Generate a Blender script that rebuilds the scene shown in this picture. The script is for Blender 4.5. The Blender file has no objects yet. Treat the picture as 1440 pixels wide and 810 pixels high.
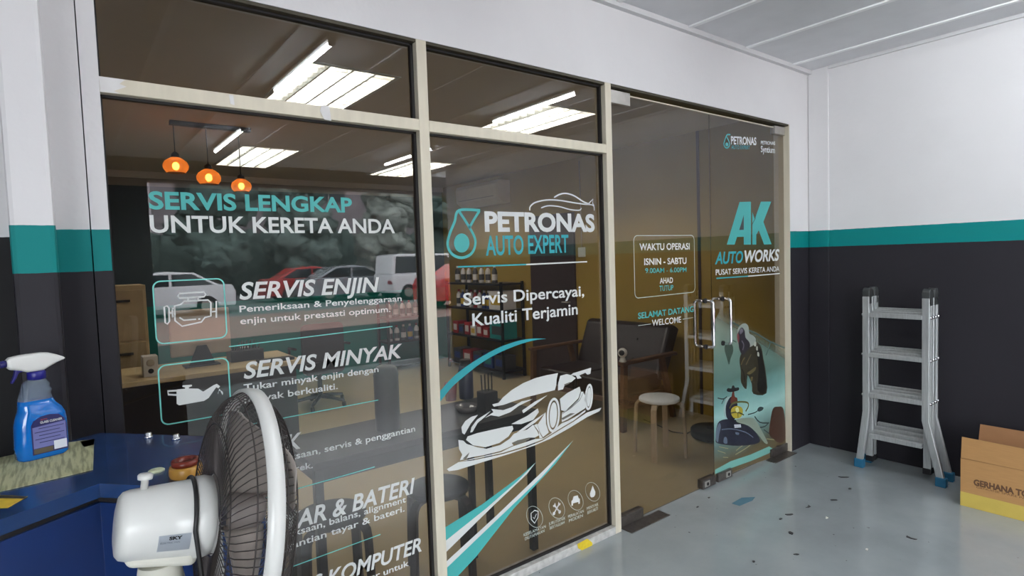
import bpy, bmesh, math, random
from mathutils import Vector, Matrix
from mathutils.geometry import tessellate_polygon
random.seed(7)
SC = bpy.context.scene
COL = SC.collection
R = math.radians

# ------------------------------------------------------------------ camera
F_PX, YAW, PITCH, ROLL = 812.963, R(37.734), R(-3.0452), R(-1.9209)
CAM = Vector((0.0, -2.1465, 1.55))
fw = Vector((math.sin(YAW)*math.cos(PITCH), math.cos(YAW)*math.cos(PITCH), math.sin(PITCH)))
rt0 = Vector((math.cos(YAW), -math.sin(YAW), 0)); up0 = rt0.cross(fw)
rt = math.cos(ROLL)*rt0 + math.sin(ROLL)*up0
up = -math.sin(ROLL)*rt0 + math.cos(ROLL)*up0
cd = bpy.data.cameras.new('camera'); cam = bpy.data.objects.new('camera', cd); COL.objects.link(cam)
cd.sensor_width = 36; cd.lens = 36*F_PX/1440; cd.clip_start = .02; cd.clip_end = 200
cam.matrix_world = Matrix(((rt.x, up.x, -fw.x, CAM.x), (rt.y, up.y, -fw.y, CAM.y), (rt.z, up.z, -fw.z, CAM.z), (0, 0, 0, 1)))
SC.camera = cam

# ------------------------------------------------------------------ world, exposure
SC.view_settings.view_transform = 'Standard'; SC.view_settings.look = 'None'
SC.view_settings.gamma = 1; SC.view_settings.use_curve_mapping = False
SC.view_settings.exposure = 1.30
SC.cycles.use_denoising = True
SC.cycles.max_bounces = 10; SC.cycles.diffuse_bounces = 5; SC.cycles.glossy_bounces = 5
SC.cycles.transparent_max_bounces = 24; SC.cycles.transmission_bounces = 8
SC.cycles.sample_clamp_indirect = 6.0
SKY_STRENGTH = 5.0
TUBE_L = 46.0          # radiance of the fluorescent tubes in the bay
TROFFER_L = 20.0        # radiance of the office ceiling panels
wd = bpy.data.worlds.new('world'); SC.world = wd; wd.use_nodes = True
bgn = wd.node_tree.nodes['Background']; bgn.inputs[0].default_value = (.90, .95, 1.0, 1); bgn.inputs[1].default_value = SKY_STRENGTH

# ------------------------------------------------------------------ helpers: pixels of a surveyed photo point -> a point on a real plane
def ray(px, py): return fw + rt*((px-720)/F_PX) + up*((405-py)/F_PX)
def hit(px, py, ax, val):
    r = ray(px, py); return CAM + r*((val-CAM[ax])/r[ax])
GLASS_Y = .042
def G(px, py, lay=0):
    p = hit(px, py, 1, GLASS_Y-.0006-.0004*lay); p.x = min(p.x, 4.292); return p
def PX(px, py, X): return hit(px, py, 0, X)
def PY(px, py, Y): return hit(px, py, 1, Y)
def PZ(px, py, Z): return hit(px, py, 2, Z)

# ------------------------------------------------------------------ materials
def lin(c):
    return tuple((v/255/12.92 if v/255 <= .04045 else ((v/255+.055)/1.055)**2.4) for v in c[:3]) + (1,)
def new_mat(name):
    m = bpy.data.materials.new(name); m.use_nodes = True; return m, m.node_tree.nodes, m.node_tree.links
def mat(name, rgb, rough=.5, metal=0.0, var=.06, scale=14.0, bump=0.0, coat=0.0, spec=.5, stretch=None):
    m, n, l = new_mat(name); b = n['Principled BSDF']; c = lin(rgb)
    b.inputs['Roughness'].default_value = rough; b.inputs['Metallic'].default_value = metal
    b.inputs['Coat Weight'].default_value = coat; b.inputs['Specular IOR Level'].default_value = spec
    tc = n.new('ShaderNodeTexCoord'); nz = n.new('ShaderNodeTexNoise'); nz.inputs['Scale'].default_value = scale; nz.inputs['Detail'].default_value = 4
    if stretch:
        mp = n.new('ShaderNodeMapping'); mp.inputs['Scale'].default_value = stretch
        l.new(tc.outputs['Object'], mp.inputs[0]); l.new(mp.outputs[0], nz.inputs['Vector'])
    else: l.new(tc.outputs['Object'], nz.inputs['Vector'])
    rp = n.new('ShaderNodeValToRGB')
    rp.color_ramp.elements[0].position = .3; rp.color_ramp.elements[1].position = .7
    rp.color_ramp.elements[0].color = tuple(v*(1-var) for v in c[:3])+(1,)
    rp.color_ramp.elements[1].color = tuple(min(1, v*(1+var)) for v in c[:3])+(1,)
    l.new(nz.outputs[0], rp.inputs[0]); l.new(rp.outputs[0], b.inputs['Base Color'])
    if bump:
        bp = n.new('ShaderNodeBump'); bp.inputs['Strength'].default_value = bump; bp.inputs['Distance'].default_value = .01
        l.new(nz.outputs[0], bp.inputs['Height']); l.new(bp.outputs[0], b.inputs['Normal'])
    return m
def emit(name, rgb, s):
    m, n, l = new_mat(name); n.remove(n['Principled BSDF'])
    e = n.new('ShaderNodeEmission'); e.inputs[0].default_value = lin(rgb); e.inputs[1].default_value = s
    l.new(e.outputs[0], n['Material Output'].inputs[0]); return m
def banded(name, stops, rough=.55):
    """paint scheme by height: stops = [(z_from, rgb), ...] ascending"""
    m, n, l = new_mat(name); b = n['Principled BSDF']; b.inputs['Roughness'].default_value = rough; b.inputs['Specular IOR Level'].default_value = .25
    g = n.new('ShaderNodeNewGeometry'); sp = n.new('ShaderNodeSeparateXYZ'); l.new(g.outputs['Position'], sp.inputs[0])
    nz = n.new('ShaderNodeTexNoise'); nz.inputs['Scale'].default_value = 3; nz.inputs['Detail'].default_value = 6; l.new(g.outputs['Position'], nz.inputs['Vector'])
    nf = n.new('ShaderNodeTexNoise'); nf.inputs['Scale'].default_value = 26; l.new(g.outputs['Position'], nf.inputs['Vector'])
    wz = n.new('ShaderNodeMath'); wz.operation = 'MULTIPLY_ADD'; wz.inputs[1].default_value = .004; l.new(nf.outputs[0], wz.inputs[0]); l.new(sp.outputs[2], wz.inputs[2])
    cur = None
    for z, rgb in stops:
        rp = n.new('ShaderNodeMix'); rp.data_type = 'RGBA'; c = lin(rgb)
        rp.inputs['A'].default_value = tuple(v*.94 for v in c[:3])+(1,); rp.inputs['B'].default_value = tuple(min(1, v*1.05) for v in c[:3])+(1,)
        l.new(nz.outputs[0], rp.inputs['Factor'])
        if cur is None: cur = rp.outputs['Result']; continue
        gt = n.new('ShaderNodeMath'); gt.operation = 'GREATER_THAN'; gt.inputs[1].default_value = z+.002; l.new(wz.outputs[0], gt.inputs[0])
        mx = n.new('ShaderNodeMix'); mx.data_type = 'RGBA'; l.new(gt.outputs[0], mx.inputs['Factor']); l.new(cur, mx.inputs['A']); l.new(rp.outputs['Result'], mx.inputs['B'])
        cur = mx.outputs['Result']
    l.new(cur, b.inputs['Base Color'])
    bp = n.new('ShaderNodeBump'); bp.inputs['Strength'].default_value = .12; bp.inputs['Distance'].default_value = .01; l.new(nf.outputs[0], bp.inputs['Height']); l.new(bp.outputs[0], b.inputs['Normal'])
    return m
def glass_mat(name, tint, ior):
    m, n, l = new_mat(name); n.remove(n['Principled BSDF'])
    tr = n.new('ShaderNodeBsdfTransparent'); tr.inputs[0].default_value = tint+(1,)
    gl = n.new('ShaderNodeBsdfGlossy'); gl.inputs['Roughness'].default_value = 0.0; gl.inputs[0].default_value = (1, 1, 1, 1)
    fr = n.new('ShaderNodeFresnel'); fr.inputs[0].default_value = ior
    ge = n.new('ShaderNodeNewGeometry'); iv = n.new('ShaderNodeMath'); iv.operation = 'SUBTRACT'; iv.inputs[0].default_value = 1; l.new(ge.outputs['Backfacing'], iv.inputs[1])
    mu = n.new('ShaderNodeMath'); mu.operation = 'MULTIPLY'; l.new(fr.outputs[0], mu.inputs[0]); l.new(iv.outputs[0], mu.inputs[1])
    mx = n.new('ShaderNodeMixShader'); l.new(mu.outputs[0], mx.inputs[0]); l.new(tr.outputs[0], mx.inputs[1]); l.new(gl.outputs[0], mx.inputs[2])
    l.new(mx.outputs[0], n['Material Output'].inputs[0]); return m
def vinyl(name, rgb, alpha=1.0, fade=None):
    """printed film; fade adds a soft-edged see-through print"""
    m, n, l = new_mat(name); b = n['Principled BSDF']; b.inputs['Base Color'].default_value = lin(rgb); b.inputs['Roughness'].default_value = .45
    if alpha < 1 or fade:
        tr = n.new('ShaderNodeBsdfTransparent'); mx = n.new('ShaderNodeMixShader'); mx.inputs[0].default_value = alpha
        if fade:
            tc = n.new('ShaderNodeTexCoord'); nz = n.new('ShaderNodeTexNoise'); nz.inputs['Scale'].default_value = fade; nz.inputs['Detail'].default_value = 5; l.new(tc.outputs['Object'], nz.inputs['Vector'])
            mr = n.new('ShaderNodeMapRange'); mr.inputs[1].default_value = .3; mr.inputs[2].default_value = .7; mr.inputs[3].default_value = alpha*.55; mr.inputs[4].default_value = min(1, alpha*1.35)
            l.new(nz.outputs[0], mr.inputs[0]); l.new(mr.outputs[0], mx.inputs[0])
        l.new(tr.outputs[0], mx.inputs[1]); l.new(b.outputs[0], mx.inputs[2]); l.new(mx.outputs[0], n['Material Output'].inputs[0])
    return m

WHITE, TEAL, DARK = (216, 214, 214), (0, 124, 122), (40, 38, 43)
M = {}
M['wall'] = banded('bay_wall_paint', [(0, DARK), (1.55, TEAL), (1.675, WHITE)])
M['wall_far'] = banded('side_wall_paint', [(0, (14, 13, 16)), (1.655, WHITE)])
M['ceil'] = mat('ceiling_board', (216, 216, 218), .8, var=.04, scale=5)
M['ceilbar'] = mat('ceiling_strip', (236, 236, 236), .6, var=.02)
M['cornice'] = mat('cornice_paint', (206, 205, 205), .6, var=.02)
M['alu'] = mat('champagne_aluminium', (206, 198, 178), .45, .08, var=.05, scale=8, stretch=(4, 4, .6))
M['bronze'] = mat('dark_bronze_channel', (64, 58, 44), .5, .3)
M['gasket'] = mat('black_gasket', (26, 23, 24), .6)
M['steel'] = mat('brushed_steel', (178, 174, 168), .35, .7, var=.08, scale=30)
M['chrome'] = mat('chrome', (225, 225, 228), .08, 1.0, var=.02)
M['patch'] = mat('worn_patch_plate', (96, 90, 86), .4, .7, var=.2, scale=40)
M['glass'] = glass_mat('tinted_window_glass', (.80, .765, .725), 1.62)
M['doorglass'] = glass_mat('tinted_door_glass', (.76, .73, .70), 1.75)
M['vwhite'] = vinyl('white_vinyl', (204, 206, 203))
M['vteal'] = vinyl('teal_vinyl', (66, 164, 160))
M['vteal2'] = vinyl('deep_teal_vinyl', (40, 150, 158))
M['vaqua'] = vinyl('pale_aqua_vinyl', (150, 214, 200))
M['vline'] = vinyl('thin_teal_vinyl', (110, 196, 186))
M['vlinew'] = vinyl('thin_pale_vinyl', (176, 186, 178))
M['ofloor'] = mat('office_floor_tiles', (168, 152, 116), .38, var=.05, scale=4)
M['owall'] = mat('office_wall_paint', (150, 144, 138), .7, var=.03, scale=4)
M['oceil'] = mat('office_ceiling_paint', (196, 186, 178), .8, var=.03, scale=3)
M['olive'] = mat('olive_wall_paint', (150, 126, 56), .55, var=.05, scale=3)
M['backteal'] = banded('office_back_wall_paint', [(0, (16, 110, 104)), (1.12, (58, 72, 80)), (2.5, (150, 146, 142))])
M['black'] = mat('black_laminate', (25, 23, 27), .5, var=.1)
M['blackmetal'] = mat('black_metal', (24, 22, 24), .4, .2)
M['leather'] = mat('dark_brown_leather', (36, 27, 28), .35, var=.15, scale=20, bump=.1)
M['wood'] = mat('brown_wood', (92, 66, 48), .45, var=.2, scale=8, stretch=(1, 8, 8))
M['beech'] = mat('pale_bent_wood', (176, 158, 132), .5, var=.1, scale=8, stretch=(8, 8, 1))
M['stoolwhite'] = mat('white_laminate_seat', (226, 234, 240), .4)
M['beige'] = mat('beige_laminate', (188, 170, 132), .5, var=.08, scale=6)
M['greige'] = mat('grey_beige_plastic', (172, 160, 144), .5)
M['ltgrey'] = mat('light_grey_plastic', (198, 194, 188), .5)
M['plwhite'] = mat('white_plastic', (212, 212, 208), .32, var=.02, coat=.2)
M['plastic'] = mat('ivory_plastic', (214, 212, 200), .4, var=.02)
M['doorbrown'] = mat('dark_brown_door', (56, 44, 46), .5, var=.12, scale=6)

# ------------------------------------------------------------------ mesh builder
ORG = {}
class MB:
    def __init__(s): s.v = []; s.f = []; s.sm = []
    def add(s, vs, fs, smooth=False):
        o = len(s.v); s.v += [Vector(p) for p in vs]; s.f += [tuple(i+o for i in f) for f in fs]
        s.sm += ([smooth]*len(fs) if isinstance(smooth, bool) else list(smooth)); return s
    def box(s, a, b, mtx=None):
        x0, x1 = sorted((a[0], b[0])); y0, y1 = sorted((a[1], b[1])); z0, z1 = sorted((a[2], b[2]))
        vs = [Vector(p) for p in ((x0, y0, z0), (x1, y0, z0), (x1, y1, z0), (x0, y1, z0), (x0, y0, z1), (x1, y0, z1), (x1, y1, z1), (x0, y1, z1))]
        if mtx is not None: vs = [mtx @ v for v in vs]
        return s.add(vs, [(3, 2, 1, 0), (4, 5, 6, 7), (0, 1, 5, 4), (1, 2, 6, 5), (2, 3, 7, 6), (3, 0, 4, 7)])
    def cyl(s, p0, p1, r0, r1=None, n=20, cap=True):
        r1 = r0 if r1 is None else r1; p0 = Vector(p0); p1 = Vector(p1); ax = (p1-p0).normalized()
        u = ax.orthogonal().normalized(); w = ax.cross(u); vs = []
        for p, r in ((p0, r0), (p1, r1)):
            for k in range(n):
                a = 2*math.pi*k/n; vs.append(p+u*(r*math.cos(a))+w*(r*math.sin(a)))
        fs = [(k, (k+1) % n, n+(k+1) % n, n+k) for k in range(n)]; sm = [True]*n
        if cap: fs += [tuple(range(n-1, -1, -1)), tuple(range(n, 2*n))]; sm += [False, False]
        return s.add(vs, fs, sm)
    def tube(s, pts, r, n=8, closed=False, cap=True):
        pts = [Vector(p) for p in pts]; m = len(pts); vs = []; prev = None
        for i, p in enumerate(pts):
            if closed: t = (pts[(i+1) % m]-pts[i-1]).normalized()
            else: t = (pts[min(i+1, m-1)]-pts[max(i-1, 0)]).normalized()
            u = t.orthogonal().normalized() if prev is None else (prev-t*prev.dot(t)).normalized()
            prev = u; w = t.cross(u); rr = r[i] if isinstance(r, (list, tuple)) else r
            for k in range(n):
                a = 2*math.pi*k/n; vs.append(p+u*(rr*math.cos(a))+w*(rr*math.sin(a)))
        fs = []; sm = []
        for i in range(m if closed else m-1):
            j = (i+1) % m
            for k in range(n): fs.append((i*n+k, i*n+(k+1) % n, j*n+(k+1) % n, j*n+k)); sm.append(True)
        if not closed and cap: fs += [tuple(range(n-1, -1, -1)), tuple(range((m-1)*n, m*n))]; sm += [False, False]
        return s.add(vs, fs, sm)
    def lathe(s, prof, org, ax=(0, 0, 1), n=32, cap=True, smooth=True):
        """prof = [(radius, height along ax)]"""
        org = Vector(org); ax = Vector(ax).normalized(); u = ax.orthogonal().normalized(); w = ax.cross(u); vs = []
        for r, h in prof:
            for k in range(n):
                a = 2*math.pi*k/n; vs.append(org+ax*h+u*(r*math.cos(a))+w*(r*math.sin(a)))
        fs = []; m = len(prof)
        for i in range(m-1):
            for k in range(n): fs.append((i*n+k, i*n+(k+1) % n, (i+1)*n+(k+1) % n, (i+1)*n+k))
        sm = [smooth]*len(fs)
        if cap: fs += [tuple(range(n-1, -1, -1)), tuple(range((m-1)*n, m*n))]; sm += [False, False]
        return s.add(vs, fs, sm)
    def prism(s, poly, off):
        """planar polygon (3D points) swept by vector off"""
        poly = [Vector(p) for p in poly]; off = Vector(off); n = len(poly)
        tri = tessellate_polygon([poly]); nrm = Vector((0, 0, 0))
        for i in range(n): nrm += poly[i].cross(poly[(i+1) % n])
        fl = nrm.dot(off) > 0
        fs = []
        for t in tri:
            tn = (poly[t[1]]-poly[t[0]]).cross(poly[t[2]]-poly[t[0]])
            t = t if tn.dot(off) < 0 else t[::-1]
            fs.append(tuple(t)); fs.append(tuple(i+n for i in t[::-1]))
        for i in range(n):
            j = (i+1) % n; q = (i, j, j+n, i+n); fs.append(q if fl else q[::-1])
        return s.add(poly+[p+off for p in poly], fs)
    def flat(s, poly, nrm=(0, -1, 0)):
        poly = [Vector(p) for p in poly]; nrm = Vector(nrm); fs = []
        for t in tessellate_polygon([poly]):
            tn = (poly[t[1]]-poly[t[0]]).cross(poly[t[2]]-poly[t[0]])
            if tn.length < 1e-12: continue
            fs.append(tuple(t) if tn.dot(nrm) > 0 else tuple(t[::-1]))
        return s.add(poly, fs)
    def ball(s, c, r, n=16, m=10, sc=(1, 1, 1), disp=None):
        c = Vector(c); vs = [c+Vector((0, 0, -r*sc[2]))]; 
        for i in range(1, m):
            a = -math.pi/2+math.pi*i/m
            for k in range(n):
                b = 2*math.pi*k/n; d = Vector((math.cos(a)*math.cos(b)*sc[0], math.cos(a)*math.sin(b)*sc[1], math.sin(a)*sc[2]))
                vs.append(c+d*(r*(1+(disp(d) if disp else 0))))
        vs.append(c+Vector((0, 0, r*sc[2]))); fs = []
        for k in range(n): fs.append((0, 1+(k+1) % n, 1+k))
        for i in range(m-2):
            for k in range(n): fs.append((1+i*n+k, 1+i*n+(k+1) % n, 1+(i+1)*n+(k+1) % n, 1+(i+1)*n+k))
        t = len(vs)-1
        for k in range(n): fs.append((t, 1+(m-2)*n+k, 1+(m-2)*n+(k+1) % n))
        return s.add(vs, fs, True)
    def build(s, name, material, parent=None, bevel=0, org=None, seg=2):
        if parent is not None: o0 = ORG[parent.name]
        elif org is not None: o0 = Vector(org)
        else:
            lo = [min(p[i] for p in s.v) for i in range(3)]; hi = [max(p[i] for p in s.v) for i in range(3)]
            o0 = Vector(((lo[0]+hi[0])/2, (lo[1]+hi[1])/2, lo[2]))
        me = bpy.data.meshes.new(name); me.from_pydata([p-o0 for p in s.v], [], s.f); me.update()
        me.polygons.foreach_set('use_smooth', s.sm)
        me.materials.append(material)
        o = bpy.data.objects.new(name, me); COL.objects.link(o); ORG[o.name] = o0
        if parent is not None: o.parent = parent
        else: o.location = o0
        if bevel:
            b = o.modifiers.new('edge', 'BEVEL'); b.width = bevel; b.segments = seg; b.limit_method = 'ANGLE'; b.angle_limit = R(40)
        return o
def tag(o, label, cat, group=None, kind=None):
    o['label'] = label; o['category'] = cat
    if group: o['group'] = group
    if kind: o['kind'] = kind
    return o
def thing(name, label, cat, loc, group=None):
    o = bpy.data.objects.new(name, None); COL.objects.link(o); o.location = loc; o.empty_display_size = .1
    ORG[o.name] = Vector(loc); return tag(o, label, cat, group)
def struct(name, mb, m, label=None, parent=None, bevel=0):
    o = mb.build(name, m, parent, bevel)
    if parent is None: o['kind'] = 'structure'; o['category'] = name.split('_')[0]
    if label: o['label'] = label
    return o
def bx(a, b): return MB().box(a, b)

# text ------------------------------------------------------------
_tcache = {}
def text_mesh(body, bold=0.0, shear=0.0):
    key = (body, bold, shear)
    if key in _tcache: return _tcache[key]
    c = bpy.data.curves.new('t', 'FONT'); c.body = body; c.size = 1; c.offset = bold; c.shear = shear
    c.resolution_u = 4; c.dimensions = '2D'; c.fill_mode = 'FRONT'
    o = bpy.data.objects.new('t', c); COL.objects.link(o); bpy.context.view_layer.update()
    me = o.evaluated_get(bpy.context.evaluated_depsgraph_get()).to_mesh()
    vs = [(v.co.x, v.co.y) for v in me.vertices]; fs = [tuple(p.vertices) for p in me.polygons]
    o.evaluated_get(bpy.context.evaluated_depsgraph_get()).to_mesh_clear()
    bpy.data.objects.remove(o); bpy.data.curves.remove(c)
    _tcache[key] = (vs, fs); return vs, fs
CAPH = max(v[1] for v in text_mesh('H')[0])
def put_text(mb, body, bold, shear, fn):
    """fn(u, v) with u 0..1 across the ink, v = 1 at cap height -> a point"""
    vs, fs = text_mesh(body, bold, shear)
    x0 = min(v[0] for v in vs); x1 = max(v[0] for v in vs); h = CAPH+bold
    pts = [fn((x-x0)/(x1-x0), (y+bold)/(h+bold)) for x, y in vs]
    good = []
    a = [pts[i] for i in fs[0]]
    return mb.add(pts, fs)
def gtext(mb, body, p0, p1, cap, bold=.018, shear=0.0, lay=0):
    """lettering on the glass; p0, p1 = baseline ends, cap = cap height at p0 (photo pixels)"""
    a = G(*p0, lay); b = G(*p1, lay); t = G(p0[0], p0[1]-cap, lay); h = t.z-a.z; y = a.y
    return put_text(mb, body, bold, shear, lambda u, v: Vector((a.x+(b.x-a.x)*u, y, a.z+(b.z-a.z)*u+h*v)))
def catmull(pts, k=5, closed=False):
    out = []; n = len(pts)
    P = [Vector((p[0], p[1], 0)) for p in pts]
    for i in range(n if closed else n-1):
        if closed: p0, p1, p2, p3 = P[i-1], P[i], P[(i+1) % n], P[(i+2) % n]
        else: p0, p1, p2, p3 = P[max(i-1, 0)], P[i], P[i+1], P[min(i+2, n-1)]
        for j in range(k):
            t = j/k
            q = .5*((2*p1)+(p2-p0)*t+(2*p0-5*p1+4*p2-p3)*t*t+(3*p1-p0-3*p2+p3)*t**3); out.append((q.x, q.y))
    if not closed: out.append(tuple(pts[-1]))
    return out
def gpoly(mb, pts, lay=0, smooth=0): 
    if smooth: pts = catmull(pts, smooth, True)
    return mb.flat([G(x, y, lay) for x, y in pts])
def gstroke(mb, pts, w, lay=0, closed=False, smooth=0):
    """a line of constant real width w (or list) on the glass"""
    if smooth: pts = catmull(pts, smooth, closed)
    P = [G(x, y, lay) for x, y in pts]; n = len(P); L = []; Rr = []
    for i in range(n):
        if closed: t = P[(i+1) % n]-P[i-1]
        else: t = P[min(i+1, n-1)]-P[max(i-1, 0)]
        t.normalize(); nn = Vector((-t.z, 0, t.x)); ww = (w[min(i, len(w)-1)] if isinstance(w, list) else w)/2
        L.append(P[i]+nn*ww); Rr.append(P[i]-nn*ww)
    fs = [(i, (i+1) % n, n+(i+1) % n, n+i) for i in range(n if closed else n-1)]
    return mb.add(L+Rr, [f[::-1] for f in fs])
def rrect(x0, z0, x1, z1, r, k=5):
    out = []
    for cx, cz, a0 in ((x1-r, z1-r, 0), (x0+r, z1-r, 90), (x0+r, z0+r, 180), (x1-r, z0+r, 270)):
        for j in range(k+1):
            a = R(a0+90*j/k); out.append((cx+r*math.cos(a), cz+r*math.sin(a)))
    return out
def gring(mb, pts3, w):
    """closed line through points already on the glass"""
    n = len(pts3); c = sum(pts3, Vector())/n; L = []; Q = []
    for i, p in enumerate(pts3):
        t = (pts3[(i+1) % n]-pts3[i-1]).normalized(); nn = Vector((-t.z, 0, t.x)); L.append(p+nn*w/2); Q.append(p-nn*w/2)
    return mb.add(L+Q, [(i, (i+1) % n, n+(i+1) % n, n+i)[::-1] for i in range(n)])

#@@ STRUCTURE ------------------------------------------------------------------
XL, P1L, P1R, P3L, P3R, XD, XC = .119, 1.2036, 1.251, 2.3311, 2.377, 4.3052, 4.6047
ZH, ZT1, ZT2, ZC = 2.4625, 2.1353, 2.0886, 2.8947
BX0, BY0 = -5.0, -6.0          # the bay runs to here
m, n, l = new_mat('grey_epoxy_floor'); b = n['Principled BSDF']
tc = n.new('ShaderNodeTexCoord'); nz = n.new('ShaderNodeTexNoise'); nz.inputs['Scale'].default_value = 1.6; nz.inputs['Detail'].default_value = 8; nz.inputs['Roughness'].default_value = .6
l.new(tc.outputs['Object'], nz.inputs['Vector'])
rp = n.new('ShaderNodeValToRGB'); rp.color_ramp.elements[0].position = .3; rp.color_ramp.elements[1].position = .72
rp.color_ramp.elements[0].color = lin((136, 141, 144)); rp.color_ramp.elements[1].color = lin((156, 162, 164)); l.new(nz.outputs[0], rp.inputs[0])
vo = n.new('ShaderNodeTexNoise'); vo.inputs['Scale'].default_value = 34; vo.inputs['Detail'].default_value = 3; l.new(tc.outputs['Object'], vo.inputs['Vector'])
sp = n.new('ShaderNodeValToRGB'); sp.color_ramp.elements[0].position = .73; sp.color_ramp.elements[1].position = .77; sp.color_ramp.elements[0].color = (0, 0, 0, 1); l.new(vo.outputs[0], sp.inputs[0])
mx = n.new('ShaderNodeMix'); mx.data_type = 'RGBA'; l.new(sp.outputs[0], mx.inputs['Factor']); l.new(rp.outputs[0], mx.inputs['A']); mx.inputs['B'].default_value = lin((74, 74, 72))
l.new(mx.outputs['Result'], b.inputs['Base Color']); b.inputs['Roughness'].default_value = .16; b.inputs['Coat Weight'].default_value = .25; b.inputs['Coat Roughness'].default_value = .12
bp = n.new('ShaderNodeBump'); bp.inputs['Strength'].default_value = .08; bp.inputs['Distance'].default_value = .02; n2 = n.new('ShaderNodeTexNoise'); n2.inputs['Scale'].default_value = 5; l.new(tc.outputs['Object'], n2.inputs['Vector']); l.new(n2.outputs[0], bp.inputs['Height']); l.new(bp.outputs[0], b.inputs['Normal'])
M['floor'] = m
struct('floor', bx((BX0, BY0, -.12), (XC+.12, .06, 0)), M['floor'], 'grey glossy epoxy floor of the service bay')
struct('floor_office', bx((-1.3, .06, -.12), (4.84, 5.8, 0)), M['ofloor'], 'tan office floor behind the glass')
# bay ceiling with strips
struct('ceiling', bx((BX0, BY0, ZC), (XC+1.2, .12, ZC+.1)), M['ceil'], 'grey board ceiling of the bay')
k = 0
xs = 3.042
cb = MB()
for i in range(-13, 3):
    x = 3.05+.633*i
    if x < BX0+.1: continue
    cb.box((x-.016, BY0, ZC-.009), (x+.016, -.03, ZC+.001))
struct('trim_1', cb, M['ceilbar'], 'white cover strips across the bay ceiling')
struct('trim_2', MB().box((BX0, -.032, ZC-.03), (XC, .0, ZC)).box((XC-.022, BY0, ZC-.022), (XC, -.151, ZC)), M['cornice'], 'white cornice at the bay ceiling edge')
# shop-front wall
struct('wall_front', MB().box((-.02, 0, ZH), (XC+.12, .12, ZC)).box((XD+.003, 0, 0), (XC+.12, .12, ZH)).box((-.02, 0, 0), (.071, .12, ZH)).box((.074, -.002, 0), (XL, .12, ZH)), M['wall'], 'white lintel and pier around the glass front, teal band, charcoal below')
struct('wall_column', MB().box((-.103, -.2, 0), (-.009, .12, ZC)), M['wall'], 'painted column left of the glass front', bevel=.012)
struct('wall_left', MB().box((-1.3, .03, 0), (-.103, .12, ZC)), M['wall_far'], 'white and black wall beyond the column')
struct('wall_right', MB().box((XC, -5.25, 0), (XC+.12, 0, ZC)).box((XC-.014, -.151, 0), (XC+.01, -.003, ZC)), M['wall'], 'right bay wall, white over teal band over charcoal', bevel=.004)
struct('wall_bay_left', MB().box((BX0-.12, BY0, 0), (BX0, .12, ZC)).box((BX0-.12, 0, 0), (-1.3, .12, ZC)), M['wall'])
struct('wall_bay_front', MB().box((BX0-.12, BY0-.2, 2.62), (XC+1.2, BY0, ZC+.1)).box((-1.2, BY0-.2, 0), (.86, BY0, 2.62)), mat('bay_front_paint', (74, 76, 84), .6), 'open front of the bay')
# office shell
OZ, OX, OY = 2.66, 4.72, 5.66
oc = MB()
oc.box((-1.3, .12, OZ+.1), (4.84, 5.8, OZ+.16)).box((-1.3, .12, OZ), (4.84, 1.06, OZ+.1)).box((-1.3, 2.30, OZ), (4.84, 3.60, OZ+.1)).box((-1.3, 4.80, OZ), (4.84, 5.8, OZ+.1))
for xs_, y0, y1 in (((-1.3, 1.12, 1.67, 2.85, 3.40, 4.84), 1.06, 2.30), ((-1.3, 1.36, 1.90, 3.12, 3.66, 4.84), 3.60, 4.80)):
    for k in (0, 2, 4): oc.box((xs_[k], y0, OZ), (xs_[k+1], y1, OZ+.1))
struct('ceiling_office', oc, M['oceil'], 'grey office ceiling')
struct('wall_back', bx((-1.3, OY, 0), (4.84, OY+.12, OZ)), M['backteal'], 'dark teal back wall of the office')
struct('wall_office_right', bx((OX, .12, 0), (OX+.12, OY, OZ)), M['olive'], 'olive right wall of the office')
struct('wall_office_left', bx((-1.42, .12, 0), (-1.3, OY, OZ)), M['owall'])
struct('trim_3', bx((-1.3, OY-.05, OZ-.07), (OX, OY, OZ)), M['cornice'], 'pale cornice on the office back wall')
d3 = struct('door_3', bx((OX-.03, 2.72, .01), (OX, 3.52, 2.05)), M['doorbrown'], 'dark brown door in the olive office wall', bevel=.004)
MB().tube([(OX-.03, 2.80, 1.0), (OX-.075, 2.80, 1.0), (OX-.075, 2.90, 1.0)], .009).build('door_handle', M['steel'], d3)
struct('trim_4', MB().box((OX-.012, 1.05, 0), (OX, 1.075, 2.66)), M['doorbrown'], 'dark vertical joint strip on the olive wall')

# aluminium frame of the fixed lights
struct('trim_5', MB().box((P1L, 0, 0), (P1R, .075, ZH)), M['alu'], 'champagne aluminium post between the two window bays', bevel=.002)
struct('trim_6', MB().box((P3L, 0, 0), (P3R, .075, ZH)), M['alu'], 'champagne aluminium post beside the glass doors', bevel=.002)
struct('trim_7', MB().box((XL, 0, ZT2), (P1L, .075, ZT1)), M['alu'], 'aluminium transom over the left window, paint smeared at its end', bevel=.002)
tz = [o for o in bpy.data.objects if o.name == 'trim_7'][0]
mb = MB()
for q in ([(139, 107), (176, 112), (168, 118), (178, 122), (160, 128), (170, 132), (141, 129)], [(452, 148), (463, 149), (466, 170), (456, 168), (450, 156)], [(322, 133), (328, 134), (330, 148), (324, 146)]): mb.flat([PY(*t, -.0015) for t in q])
mb.build('paint_smear_marking', mat('white_paint_smear', (212, 210, 208), .5), tz)
struct('trim_8', MB().box((P1R, 0, ZT2), (P3L, .075, ZT1)), M['alu'], 'aluminium transom over the middle window', bevel=.002)
struct('trim_9', MB().box((XL, 0, 0), (P1L, .075, .042)).box((P1R, 0, 0), (P3L, .075, .042)), mat('worn_sill', (186, 184, 180), .5, .2, var=.25, scale=25), 'worn aluminium sill under the windows', bevel=.002)
hb = MB()
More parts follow.
